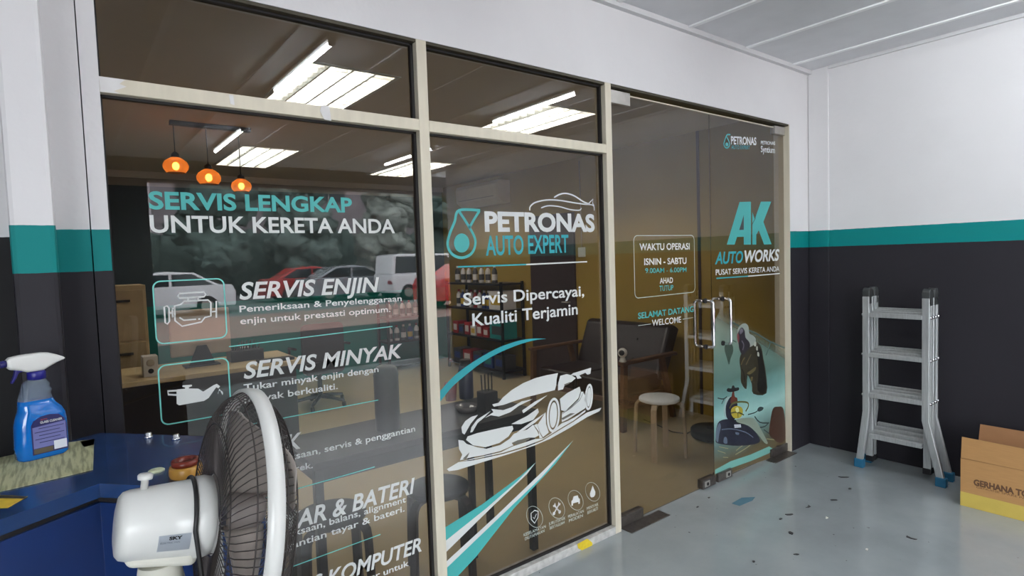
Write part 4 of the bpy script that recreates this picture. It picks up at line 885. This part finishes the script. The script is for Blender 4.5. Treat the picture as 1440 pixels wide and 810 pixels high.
mb = MB(); put_text(mb, 'GENUINE SPARE PARTS', .0, 0, lambda u, v: Vector((bxx-.0006, -1.175-.26*u, .126+.01*v))); mb.build('printed_lettering', ink, d)
mb = MB(); mb.tube([(bxx-.0004, by1-.002, .2835), (bxx-.0004, by0, .2835)], .0012, 5); mb.build('fold_crease', mat('crease_brown', (140, 102, 66), .8), d)
# scraps on the floor
sk = mat('dark_scrap', (38, 36, 38), .6)
def scrap(px, py, sx, sy, rot, name, label, m_, grp, thick=.003, seed=0, curl=0):
    c = PZ(px, py, 0); rnd = random.Random(seed); nn = 9; pts = []
    for i in range(nn):
        a = 2*math.pi*i/nn; k_ = .75+.5*rnd.random(); x = sx*k_*math.cos(a); y = sy*k_*math.sin(a)+curl*sx*(math.cos(a)**2)
        pts.append(c+Vector((x*math.cos(rot)-y*math.sin(rot), x*math.sin(rot)+y*math.cos(rot), .0004)))
    o = MB().prism(pts, (0, 0, thick)).build(name, m_); return tag(o, label, 'litter', grp)
for i, (px, py, sx, sy, rot, cu) in enumerate(((1186, 671.5, .03, .008, -.9, .2), (1195, 687.5, .014, .007, 0, 0), (1172.5, 703.5, .017, .007, -.8, 0), (1138, 713, .026, .006, .2, .5), (1110, 724, .026, .007, -.6, .3), (1098, 730, .010, .006, 0, 0), (1112, 750, .016, .012, .6, 0), (1120, 780, .015, .006, -.7, 0), (1280, 757, .028, .007, -1.7, .5), (997, 700, .009, .005, 0, 0), (981, 713, .009, .005, 0, 0), (1060, 790, .008, .006, .3, 0))):
    scrap(px, py, sx, sy, rot, 'floor_scrap', 'small dark scrap lying on the open grey floor', sk, 'dark scraps on the grey floor', .003, i, cu)
scrap(1163, 728.5, .016, .006, .4, 'paper_scrap', 'small white scrap on the grey floor among dark ones', M['plastic'], None, .003, 31, .3)
scrap(1219, 773, .011, .006, .4, 'paper_scrap', 'pale speck of paper on the floor in front of the ladder', M['ltgrey'], None, .003, 32)
o = MB().prism([PZ(*q, .0004) for q in ((1029, 708), (1043, 700), (1062, 699), (1058, 704), (1040, 711.5))], (0, 0, .001)).build('plastic_scrap', mat('blue_grey_film', (84, 118, 134), .25), None); tag(o, 'flat blue-grey piece of plastic film on the floor before the doors', 'litter')
o = MB().prism([PY(812, 765, -.0015), PY(826, 757.5, -.0015), PY(833, 763, -.0015), PY(833, 769, -.0015), PY(822, 776, -.0015), PY(813, 771, -.0015)], (0, .001, 0)).build('sill_sticker', mat('yellow_tape_bit', (206, 180, 40), .45, var=.1, scale=60)); tag(o, 'torn yellow tape on the sill below the middle pane', 'tape')
#@@ END FOREGROUND
#@@ OFFICE ----------------------------------------------------------------------
# reception desk and what stands on it
DZ = .75
d = thing('reception_desk', 'beige-topped reception desk with dark front at the left of the office', 'desk', (.3, 3.1, 0))
bx((-.75, 2.76, DZ-.035), (1.55, 3.5, DZ)).build('desktop', M['beige'], d, bevel=.004)
bx((-.72, 2.80, .0), (1.5, 2.83, DZ-.035)).build('front_panel', M['black'], d)
for x in (-.72, 1.47): bx((x, 2.83, 0), (x+.03, 3.46, DZ-.035)).build('side_panel', M['black'], d)
FX1 = PY(209, 470, 3.72).x
d = thing('filing_cabinet', 'beige filing cabinet standing behind the reception desk by the left jamb', 'cabinet', (.36, 3.95, 0))
bx((.02, 3.72, 0), (FX1, 4.2, 1.42)).build('carcass', M['beige'], d, bevel=.006)
for z0, z1 in ((.05, .48), (.5, .93), (.95, 1.38)):
    w_ = bx((.04, 3.705, z0), (FX1-.02, 3.72, z1)).build('drawer', mat('drawer_front', (170, 152, 118), .5, var=.06), d, bevel=.003)
    bx((FX1-.24, 3.685, z1-.1), (FX1-.12, 3.705, z1-.08)).build('drawer_handle', M['blackmetal'], w_)
p = PZ(213, 530, DZ); q = PY(202, 502, p.y)
d = thing('desk_speaker', 'small pale speaker box at the left front of the reception desk', 'speaker', (p.x, p.y+.06, DZ))
sw = (PY(224, 530, p.y).x-PY(202, 530, p.y).x)/2
bx((p.x-sw, p.y, DZ), (p.x+sw, p.y+.12, q.z)).build('cabinet_box', M['ltgrey'], d, bevel=.006)
for zz, rr in ((.68, .55), (.28, .38)): MB().lathe([(sw*rr, 0), (sw*rr*.85, .003), (sw*.1, .001)], (p.x, p.y-.0005, DZ+(q.z-DZ)*zz), (0, -1, 0), 20).build('speaker_cone', M['greige'] if zz > .5 else M['blackmetal'], d)
my = 3.12; a = PY(236, 438, my); b_ = PY(326, 500, my)
d = thing('desk_monitor', 'grey desktop monitor seen from behind on the reception desk', 'monitor', ((a.x+b_.x)/2, my+.05, DZ))
zt = a.z; zb = PY(280, 506, my).z
bx((a.x, my, max(zb, DZ+.09)), (b_.x, my+.03, zt)).build('display_back', M['greige'], d, bevel=.012)
cx = (a.x+b_.x)/2
MB().prism([(cx-.10, my+.0, DZ+.004), (cx+.10, my, DZ+.004), (cx+.035, my-.02, DZ+.17), (cx-.035, my-.02, DZ+.17)], (0, .012, 0)).build('stand', M['blackmetal'], d, bevel=.003)
bx((cx-.13, my-.04, DZ), (cx+.13, my+.13, DZ+.008)).build('stand_foot', M['blackmetal'], d, bevel=.003)
def simple(name, label, cat, m_, parts, group=None, loc=None):
    pass
p = PZ(348, 507, DZ)
d = thing('desk_organiser', 'dark desk organiser full of small items on the right end of the reception desk', 'organiser', (p.x, p.y, DZ))
bx((p.x-.13, p.y-.02, DZ), (p.x+.13, p.y+.16, DZ+.09)).build('tray', M['blackmetal'], d, bevel=.004)
rnd = random.Random(3); mb = MB()
for k in range(14): x = p.x-.12+.017*k; mb.cyl((x, p.y+.05+.04*rnd.random(), DZ+.05), (x+.02*rnd.random(), p.y+.06, DZ+.12+.05*rnd.random()), .005, n=6)
mb.build('pens_and_cables', M['gasket'], d)
p = PZ(331, 494, DZ)
c_ = MB().lathe([(.028, 0), (.034, .08), (.031, .08), (.026, .006)], (p.x, min(p.y+.1, 3.4), DZ), n=20).build('paper_cup', M['plwhite']); tag(c_, 'white paper cup beside the monitor on the reception desk', 'cup')
p = PZ(430, 505, DZ)
kb = MB().box((1.22, 2.82, DZ), (1.50, 2.94, DZ+.022)).build('keyboard', M['blackmetal'], bevel=.004); tag(kb, 'black keyboard at the right end of the reception desk', 'keyboard')
# office chair
ocx, ocy = 2.14, 4.1
d = thing('office_chair', 'black swivel office chair in the middle of the office', 'chair', (ocx, ocy, 0))
z0 = PY(445, 528, ocy-.2).z; z1 = PY(445, 456, ocy-.2).z
hw = (PY(475, 490, ocy-.2).x-PY(415, 490, ocy-.2).x)/2
chm = mat('dark_maroon_mesh', (42, 36, 40), .6, var=.1, scale=60)
MB().prism([(ocx+x, ocy-.22+.04*abs(x)/hw, z) for x, z in rrect(-hw, z0, hw, z1, .06)], (0, .05, .0)).build('backrest', chm, d, bevel=.012)
MB().prism([(ocx+x, ocy+y, .44) for x, y in rrect(-.24, -.24, .24, .24, .07)], (0, 0, .07)).build('seat', M['blackmetal'], d, bevel=.015)
MB().tube([(ocx, ocy-.19, z0+.12), (ocx, ocy-.24, .52), (ocx, ocy-.12, .42)], .022, 8).build('back_bracket', M['blackmetal'], d)
MB().cyl((ocx, ocy, .09), (ocx, ocy, .44), .026, n=14).build('gas_lift', M['blackmetal'], d)
for s in (-1, 1): MB().tube([(ocx+s*.2, ocy+.06, .46), (ocx+s*.29, ocy+.06, .48), (ocx+s*.29, ocy+.06, .66), (ocx+s*.29, ocy-.16, .67)], .014, 8).build('armrest', M['blackmetal'], d)
for k in range(5):
    a = R(18+72*k); e = (ocx+.29*math.cos(a), ocy+.29*math.sin(a))
    lg = MB().tube([(ocx, ocy, .11), (ocx+.15*math.cos(a), ocy+.15*math.sin(a), .095), (e[0], e[1], .07)], [.026, .02, .016], 8).build('leg', M['blackmetal'], d)
    MB().cyl((e[0]-.012, e[1], .03), (e[0]+.012, e[1], .03), .03, n=14).build('caster', M['gasket'], lg)
# product racks
cols = [((206, 204, 206), 'white'), ((36, 60, 120), 'blue'), ((150, 34, 40), 'red'), ((60, 62, 66), 'grey'), ((190, 160, 60), 'yellow'), ((30, 130, 130), 'teal')]
PM = [mat('product_'+c[1], c[0], .35) for c in cols]
def bottle(x, y, z, h, ci, label, grp, r_=.036):
    d = thing('oil_bottle', label, 'bottle', (x, y, z), grp)
    MB().lathe([(r_*.96, 0), (r_, .006), (r_, h*.62), (r_*.86, h*.74), (r_*.42, h*.84), (r_*.4, h*.88)], (x, y, z), n=14).build('bottle_body', PM[ci], d)
    MB().cyl((x, y, z+h*.87), (x, y, z+h), r_*.46, n=12).build('cap', PM[2 if ci == 0 else 0], d)
    MB().lathe([(r_+.0008, h*.16), (r_+.0008, h*.5)], (x, y, z), n=14, cap=False).build('label', PM[(ci+3) % 6], d)
def carton(x, y, z, sx, sy, h, ci, label, grp):
    d = thing('product_box', label, 'box', (x, y, z), grp)
    bx((x-sx/2, y-sy/2, z), (x+sx/2, y+sy/2, z+h)).build('carton', PM[ci], d, bevel=.003)
    bx((x-sx/2-.001, y-sy*.35, z+h*.25), (x-sx/2, y+sy*.35, z+h*.75)).build('face_label', PM[(ci+4) % 6], d)
def rack(name, label, x0, x1, y0, y1, zs, ztop):
    d = thing(name, label, 'rack', ((x0+x1)/2, (y0+y1)/2, 0))
    for x in (x0, x1-.03):
        for y in (y0, y1-.03): bx((x, y, 0), (x+.03, y+.03, ztop)).build('post', M['blackmetal'], d)
    for z in zs: bx((x0, y0, z-.025), (x1, y1, z)).build('shelf', M['blackmetal'], d)
    return d
rnd = random.Random(5)
RX0, RX1, RY0, RY1 = 4.33, 4.70, 3.68, 5.02
rack('display_rack', 'black display rack of car care products along the olive wall', RX0, RX1, RY0, RY1, (.10, .50, .88, 1.22), 1.24)
nm = ('bottom', 'second', 'third', 'top')
for si, z in enumerate((.10, .50, .88, 1.22)):
    if si == 3:
        for k in range(7):
            bottle(RX0+.13, RY0+.30+.15*k, z, .23, 0 if k % 3 else 3, ('white' if k % 3 else 'grey')+' oil bottle on the top shelf of the olive-wall rack', 'bottles on top of the olive-wall rack')
    elif si == 2:
        for k in range(8):
            ci = (1, 1, 0, 2, 0, 3, 1, 0)[k]; bottle(RX0+.11, RY0+.42+.105*k, z, .24, ci, cols[ci][1]+' product bottle on the upper middle shelf of the olive-wall rack', 'bottles on the upper middle shelf of the olive-wall rack')
        carton(RX0+.16, RY0+.19, z, .22, .30, .24, 0, 'large white carton at the door end of the upper middle rack shelf', 'boxes on the olive-wall rack')
    elif si == 1:
        for k in range(6):
            ci = (2, 2, 0, 2, 3, 2)[k]; carton(RX0+.13, RY0+.44+.15*k, z, .16, .12, .13+.04*(k % 2), ci, cols[ci][1]+' product box on the lower middle shelf of the olive-wall rack', 'boxes on the lower middle shelf of the olive-wall rack')
        carton(RX0+.16, RY0+.19, z, .22, .30, .22, 5, 'large teal carton at the door end of the lower middle rack shelf', 'boxes on the olive-wall rack')
    else:
        for k in range(5):
            ci = (3, 1, 3, 2, 3)[k]; carton(RX0+.15, RY0+.16+.25*k, z, .2, .2, .18, ci, cols[ci][1]+' box on the bottom shelf of the olive-wall rack', 'boxes on the bottom shelf of the olive-wall rack')
rack('display_rack', 'black display rack of bottles against the dark teal back wall', 3.52, 4.22, 5.26, 5.60, (.08, .42, .76), 1.0)
for si, z in enumerate((.42, .76)):
    for k in range(6):
        ci = (0, 3, 0, 0, 3, 0)[k] if si else (0, 0, 3, 1, 0, 2)[k]
        bottle(3.6+.105*k, 5.36, z, .22, ci, cols[ci][1]+' bottle on the %s shelf of the back-wall rack' % ('upper' if si else 'lower'), 'bottles on the back-wall rack')
# bar table by the glass
TZ = .75
d = thing('bar_table', 'long narrow black table standing right behind the glass', 'table', (1.33, .38, 0))
bx((.74, .15, TZ-.03), (1.92, .60, TZ)).build('tabletop', M['black'], d, bevel=.003)
MB().box((.76, .165, TZ-.09), (1.90, .185, TZ-.03)).box((.76, .565, TZ-.09), (1.90, .585, TZ-.03)).box((.76, .185, TZ-.09), (.78, .565, TZ-.03)).box((1.88, .185, TZ-.09), (1.90, .565, TZ-.03)).build('apron', M['blackmetal'], d)
for x in (.75, 1.87):
    for y in (.16, .555): bx((x, y, 0), (x+.035, y+.035, TZ-.03)).build('leg', M['blackmetal'], d, bevel=.002)
bx((1.585, .30, 0), (1.612, .327, TZ-.03)).build('leg', M['blackmetal'], d)
p = PZ(546, 603, TZ)
d = thing('desk_canister', 'tall black rounded canister standing on the table behind the oil change lettering', 'canister', (p.x, p.y, TZ))
r_ = (PY(562, 570, p.y).x-PY(530, 570, p.y).x)/2; ht = PY(546, 512, p.y).z-TZ
MB().lathe([(r_*.98, 0), (r_, .004), (r_, ht*.86), (r_*.9, ht*.94), (r_*.6, ht*.99), (.001, ht)], (p.x, p.y, TZ), n=28).build('canister_body', M['blackmetal'], d)
MB().lathe([(r_+.0006, ht*.84), (r_+.0012, ht*.845), (r_+.0006, ht*.85)], (p.x, p.y, TZ), n=28, cap=False).build('lid_seam', M['gasket'], d)
p = PZ(656, 560, TZ); r_ = .042
d = thing('vacuum_flask', 'dark blue flask with red cup on the table under the teal swoosh', 'flask', (p.x, p.y, TZ))
MB().lathe([(r_*.95, 0), (r_, .01), (r_, .16), (r_*.8, .19)], (p.x, p.y, TZ), n=22).build('flask_body', mat('navy_flask', (40, 48, 84), .35), d)
MB().cyl((p.x, p.y, TZ+.19), (p.x, p.y, TZ+.225), r_*.74, n=18).build('cap', M['gasket'], d)
c_ = MB().lathe([(.03, 0), (.036, .10), (.033, .10), (.027, .006)], PZ(647, 560, TZ)+Vector((-.06, .0, 0)), n=18).build('red_cup', PM[2]); tag(c_, 'red cup beside the dark blue flask on the table', 'cup')
p = PZ(686, 579, TZ)
d = thing('pen_holder', 'black pen holder with upright pens on the table behind the sports car decal', 'pen holder', (p.x, p.y, TZ))
bx((p.x-.04, p.y-.04, TZ), (p.x+.04, p.y+.04, TZ+.11)).build('holder', M['gasket'], d, bevel=.004)
for k in range(4): MB().cyl((p.x-.03+.02*k, p.y, TZ+.06), (p.x-.034+.022*k, p.y, TZ+.20), .004, n=8).build('pen', M['blackmetal'], d)
p = PZ(657, 578, TZ)
c_ = MB().lathe([(.05, 0), (.062, .03), (.055, .032), (.045, .012), (.001, .01)], p, n=26).build('glass_ashtray', mat('grey_glass_dish', (110, 110, 116), .15)); tag(c_, 'round grey dish on the table beside the pen holder', 'dish')
# round stools
def stool(x, y, label, seat_m, leg_m, rot, rs=.152, h=.45):
    d = thing('round_stool', label, 'stool', (x, y, 0), None)
    MB().lathe([(rs*.94, h-.028), (rs, h-.022), (rs, h-.005), (rs*.96, h), (.001, h)], (x, y, 0), n=36).build('seat', seat_m, d)
    for k in range(4):
        a = R(rot+90*k); ca, sa = math.cos(a), math.sin(a); rr = rs+.02
        path = [(rs*.45, h-.034), (rs*.86, h-.034), (rr-.014, h-.040), (rr+.004, h-.062), (rr+.010, h-.10), (rr+.016, .2), (rr+.022, 0)]
        mb = MB(); L_ = []
        for i, (r_, z) in enumerate(path):
            t = Vector((path[min(i+1, 6)][0]-path[max(i-1, 0)][0], path[min(i+1, 6)][1]-path[max(i-1, 0)][1])).normalized(); nx, nz_ = -t.y, t.x
            for wv_, th in ((-.021, -.0095), (.021, -.0095), (.021, .0095), (-.021, .0095)):
                R_ = r_+nx*th; Z_ = max(0, z+nz_*th); L_.append(Vector((x+ca*R_-sa*wv_, y+sa*R_+ca*wv_, Z_)))
        n_ = len(path); fs = [(i*4+k2, i*4+(k2+1) % 4, (i+1)*4+(k2+1) % 4, (i+1)*4+k2) for i in range(n_-1) for k2 in range(4)]+[(3, 2, 1, 0), tuple((n_-1)*4+i for i in range(4))]
        mb.add(L_, fs); mb.build('leg', leg_m, d, bevel=.002)
p = PZ(927, 558, .45); stool(p.x, p.y, 'white-topped bentwood stool standing behind the left glass door', M['stoolwhite'], M['beech'], 25)
dkw = mat('black_stained_wood', (44, 36, 36), .4, var=.1)
p = PZ(616, 682, .45); stool(p.x, p.y, 'black round stool under the table, cut by the aluminium post', M['black'], dkw, 20)
p = PZ(468, 722, .45); stool(p.x, p.y+.02, 'black round stool under the left end of the table, behind the tyre lettering', M['black'], dkw, 35)
# sofa along the olive wall
SX0, SX1, SY0, SY1 = 3.76, 4.66, 1.20, 2.42
d = thing('leather_sofa', 'dark brown leather sofa with open wooden arms along the olive wall', 'sofa', ((SX0+SX1)/2, (SY0+SY1)/2, 0))
MB().prism([(4.30, SY0+.06, .34), (4.44, SY0+.06, .34), (4.66, SY0+.06, .80), (4.58, SY0+.06, .86), (4.50, SY0+.06, .84)], (0, SY1-SY0-.12, 0)).build('backrest', M['leather'], d, bevel=.035, seg=3)
for y in (SY0+.4, SY0+.8):
    for zq, xq in ((.52, 4.375), (.70, 4.445)): MB().ball((xq, y, zq), .012, 8, 6).build('tuft_button', M['gasket'], d)
for k in range(2):
    ya = SY0+.07+(SY1-SY0-.14)*k/2; yb_ = ya+(SY1-SY0-.14)/2-.006
    MB().box((SX0+.02, ya, .27), (4.40, yb_, .42)).build('seat_cushion', M['leather'], d, bevel=.03, seg=3)
MB().box((SX0+.02, SY0+.05, .22), (4.5, SY1-.05, .27)).build('seat_frame', M['wood'], d, bevel=.004)
for y in (SY0, SY1):
    am = MB().box((SX0-.02, y-.035, .585), (4.50, y+.035, .615)).build('armrest', M['wood'], d, bevel=.008)
    for x0, x1 in ((SX0+.03, SX0+.0), (4.30, 4.46)):
        mb = MB(); mb.prism([(x1-.025, y-.02, 0), (x1+.025, y-.02, 0), (x0+.028, y-.02, .585), (x0-.028, y-.02, .585)], (0, .04, 0)); mb.build('leg', M['wood'], d, bevel=.004)
    MB().box((SX0+.01, y-.018, .20), (4.42, y+.018, .25)).build('side_rail', M['wood'], d, bevel=.003)
p = PZ(889, 511, .615)
d = thing('robot_camera', 'small white round-headed camera standing on the sofa arm', 'camera', (p.x, SY0, .615))
MB().lathe([(.03, 0), (.032, .006), (.024, .03), (.018, .05)], (p.x, SY0, .615), n=20).build('base', M['plwhite'], d)
MB().ball((p.x, SY0, .695), .042, 18, 12).build('head', M['plwhite'], d)
MB().lathe([(.024, 0), (.02, .004), (.001, .006)], (p.x-.034, SY0-.020, .70), (-.8, -.55, .1), 16).build('lens', M['gasket'], d)
# air conditioner, socket, floor disc with cable
d = thing('air_conditioner', 'split air conditioner high on the olive wall above the rack', 'air conditioner', (4.62, 4.45, 2.28))
MB().prism([(4.72, 3.92, 2.27), (4.60, 3.92, 2.27), (4.51, 3.92, 2.34), (4.50, 3.92, 2.52), (4.53, 3.92, 2.57), (4.72, 3.92, 2.57)], (0, 1.0, 0)).build('casing', M['greige'], d, bevel=.012)
MB().prism([(4.598, 3.97, 2.276), (4.516, 3.97, 2.338), (4.511, 3.97, 2.334), (4.594, 3.97, 2.27)], (0, .9, 0)).build('louvre_flap', M['greige'], d)
MB().box((4.494, 4.0, 2.36), (4.5, 4.84, 2.364)).build('panel_seam', M['gasket'], d)
p = PX(818, 354, OX-.012)
d = thing('wall_socket', 'small white switch box with cable on the olive wall above the sofa', 'switch', (OX-.01, p.y, p.z-.05))
bx((OX-.022, p.y-.05, p.z-.06), (OX, p.y+.05, p.z+.05)).build('face_plate', M['plwhite'], d, bevel=.003)
MB().tube([(OX-.01, p.y, p.z+.05), (OX-.008, p.y, p.z+.3), (OX-.008, p.y+.01, 2.62)], .006, 6).build('cable', M['greige'], d)
p = PZ(1000, 606, .06)
d = thing('robot_vacuum', 'round black floor appliance on the office floor behind the right glass door', 'appliance', (p.x+.02, p.y, 0))
MB().lathe([(.165, .008), (.175, .02), (.175, .07), (.165, .082), (.001, .083)], (p.x+.02, p.y, 0), n=40).build('body', M['blackmetal'], d)
MB().lathe([(.05, .083), (.05, .092), (.001, .093)], (p.x+.02, p.y, 0), n=24).build('sensor_turret', M['gasket'], d)
cb_ = MB().tube([PZ(993, 603, .006)+Vector((-.12, .05, 0)), PZ(965, 610, .006), PZ(945, 607, .006), PZ(925, 598, .006), PZ(905, 590, .006)], .004, 6).build('floor_cable', M['gasket']); tag(cb_, 'thin dark cable lying on the office floor behind the white stool', 'cable')
#@@ OUTSIDE (seen in the glass as reflections) ------------------------------------
struct('ground_forecourt', bx((-14, -11.5, -.14), (32, BY0-.001, -.02)), mat('darkened_forecourt', (52, 51, 52), .9, var=.12, scale=2), 'forecourt before the bay, made dark to keep its reflection weak')  # dark colour invented so this ground reflects only weakly in the glass
struct('ground_pavement', bx((-14, -17.5, -.14), (32, -11.501, -.02)), mat('pinkish_paving', (150, 120, 112), .8, var=.12, scale=2), 'pinkish paving before the bay')
struct('ground_road', bx((-14, -34, -.16), (32, -17.5, -.03)), mat('grey_asphalt', (108, 108, 110), .85, var=.1, scale=3), 'asphalt parking strip across the road')
cgl = mat('dark_car_window', (34, 40, 46), .08); tyre = mat('tyre_rubber', (26, 26, 28), .7)
def car(label, x, y, paint, prof, cab, wid=1.75, flip=1, wb=(-1.32, 1.32), cat='car', name='parked_car'):
    z0 = -.03; d = thing(name, label, cat, (x, y, z0), 'cars parked across the road')
    def PQ(px, pz, yy): return (x+flip*px, yy, z0+pz)
    MB().prism([PQ(px, pz, y-wid/2) for px, pz in prof], (0, wid, 0)).build('body', paint, d, bevel=.07, seg=3)
    MB().prism([PQ(px, pz, y-wid/2+.12) for px, pz in cab], (0, wid-.24, 0)).build('cabin', paint, d, bevel=.05, seg=3)
    x0, x1 = min(p[0] for p in cab), max(p[0] for p in cab); zt_ = max(p[1] for p in cab); zb_ = min(p[1] for p in cab)
    ctr = sum(p[0] for p in cab)/len(cab)
    win = [(ctr+(px-ctr)*.88, zb_+.04 if pz < (zt_+zb_)/2 else zt_-.1) for px, pz in cab]
    for s in (-1, 1):
        yy = y+s*(wid/2-.115)
        MB().prism([PQ(px, pz, yy) for px, pz in win], (0, s*.004, 0)).build('side_window', cgl, d)
        mxp = (x0+x1)/2; MB().box(PQ(mxp-.04, zb_, yy+s*.002), PQ(mxp+.04, zt_-.06, yy+s*.009)).build('window_pillar', paint, d)
    for wx in wb:
        for s in (-1, 1):
            w = MB().cyl(PQ(wx, .32, y+s*(wid/2-.2)), PQ(wx, .32, y+s*(wid/2+.01)), .32, n=24).build('wheel', tyre, d)
            MB().cyl(PQ(wx, .32, y+s*(wid/2+.005)), PQ(wx, .32, y+s*(wid/2+.02)), .19, n=16).build('rim', M['steel'], w)
    for s in (-1, 1):
        xe = max(p[0] for p in prof)-.02; MB().box(PQ(xe-.02, .62, y+s*(wid/2-.42)), PQ(xe+.03, .76, y+s*(wid/2-.12))).build('head_lamp', M['chrome'], d, bevel=.01)
        xe = min(p[0] for p in prof)+.02; MB().box(PQ(xe-.03, .66, y+s*(wid/2-.42)), PQ(xe+.02, .80, y+s*(wid/2-.12))).build('tail_lamp', PM[2], d, bevel=.01)
SED = [(-2.2, .28), (-2.22, .75), (-2.1, .98), (-1.4, 1.0), (1.0, .96), (1.95, .82), (2.2, .6), (2.2, .28)]
SEDC = [(-1.75, .98), (-1.0, 1.42), (-.2, 1.48), (.35, 1.40), (1.15, .96)]
VAN = [(-1.95, .3), (-2.0, 1.05), (1.5, 1.06), (1.95, .95), (2.05, .6), (2.05, .3)]
VANC = [(-1.98, 1.05), (-1.9, 1.80), (-1.6, 1.86), (.75, 1.84), (1.45, 1.06)]
cw = mat('white_car_paint', (232, 234, 236), .25, coat=.5, var=.01); cg = mat('silver_car_paint', (150, 154, 160), .25, .3, coat=.5, var=.01); cr = mat('red_car_paint', (190, 40, 36), .3, coat=.5, var=.01)
car('white saloon car parked across the road, reflected in the left window', 2.4, -20, cw, SED, SEDC, flip=-1)
car('dusty red saloon parked nearest the white saloon, reflected far left', -.4, -17.85, mat('dusty_red_paint', (150, 74, 76), .3, coat=.4, var=.01), SED, SEDC, flip=-1)
car('small red car parked between the saloons, reflected behind the service heading', 8.9, -23.9, cr, SED, SEDC)
car('silver saloon car parked beside the white van, reflected behind the service heading', 9.8, -21.7, cg, SED, SEDC)
car('white van with dark windows, reflected beside the aluminium post', 12.25, -19.6, cw, VAN, VANC, 1.8)
car('red car nearest the bay, reflected at the left edge of the middle window', 11.4, -14.2, cr, SED, SEDC)
lf = [mat('dark_tree_leaves', (84, 102, 96), .8, var=.5, scale=2.2, bump=.6), mat('mid_tree_leaves', (112, 128, 122), .8, var=.5, scale=2.6, bump=.6), mat('pale_tree_leaves', (150, 156, 148), .8, var=.45, scale=2, bump=.6)]
bark = mat('grey_bark', (92, 82, 72), .9, var=.2)
from mathutils import noise
TREES = ((-3.2, -27.5, 7.0, 0, 'dark tree at the near end of the row across the road'), (1.2, -28.2, 7.6, 1, 'mid-green tree behind the white saloon'), (5.6, -27.2, 7.2, 0, 'dark tree between the white saloon and the small red car'), (10.0, -28.4, 7.8, 1, 'tall mid-green tree behind the small red car'),
         (14.4, -27.4, 6.6, 2, 'pale green tree behind the white van'), (18.8, -28.2, 6.2, 0, 'dark tree to the right of the pale green tree'), (23.2, -27.6, 6.8, 1, 'mid-green tree at the far end of the row across the road'))
for i, (x, y, h, mi, lb) in enumerate(TREES):
    r_ = 2.1
    d = thing('street_tree', lb, 'tree', (x, y, -.03), 'trees across the road')
    MB().tube([(x, y, -.03), (x+.1, y, h*.3), (x, y, h*.6)], [.22, .16, .10], 10).build('trunk', bark, d)
    rnd = random.Random(40+i); mb = MB()
    for k in range(30):
        a = rnd.random()*6.283; q = rnd.random()**.6; zz = h*(.2+.7*rnd.random()); cpt = Vector((x+1.15*q*math.cos(a), y+1.1*q*math.sin(a), zz)); rr = .72+.22*rnd.random()
        mb.ball(cpt, rr, 22, 14, (1, 1, .8), lambda dd, c_=cpt: .55*noise.noise(dd*2.3+c_)+.3*noise.noise(dd*5.5+c_))
    for v in mb.v: v.x = min(max(v.x, x-2.15), x+2.15)
    mb.build('crown', lf[mi], d)
d = thing('far_building', 'pale mauve-grey two-storey building behind the trees across the road', 'building', (18, -36.2, -.03))
bx((4, -40, -.03), (40, -35, 9.5)).build('wall', mat('mauve_grey_render', (150, 138, 142), .85, var=.08, scale=1), d)
bx((3.6, -40.4, 9.5), (40.4, -34.5, 9.9)).build('roof_slab', mat('roof_concrete', (110, 106, 106), .9), d)
for k in range(9):
    for zq in (1.2, 5.6):
        w = bx((5.2+3.8*k, -34.98, zq), (7.4+3.8*k, -34.9, zq+2.0)).build('window', cgl, d); bx((6.27+3.8*k, -34.9, zq), (6.33+3.8*k, -34.87, zq+2.0)).build('mullion', M['ltgrey'], w)
d = thing('hedge', 'long dark clipped hedge behind the parked cars', 'hedge', (15, -32.5, -.03))
mb = MB()
rnd = random.Random(77)
for k in range(46): mb.ball((-6+.95*k, -32.5+.5*rnd.random(), 1.7), 1.75, 14, 10, (.6, .5, 1), lambda dd, k_=k: .3*noise.noise(dd*3+Vector((k_, 0, 0))))
mb.build('foliage', lf[0], d)
#@@ END
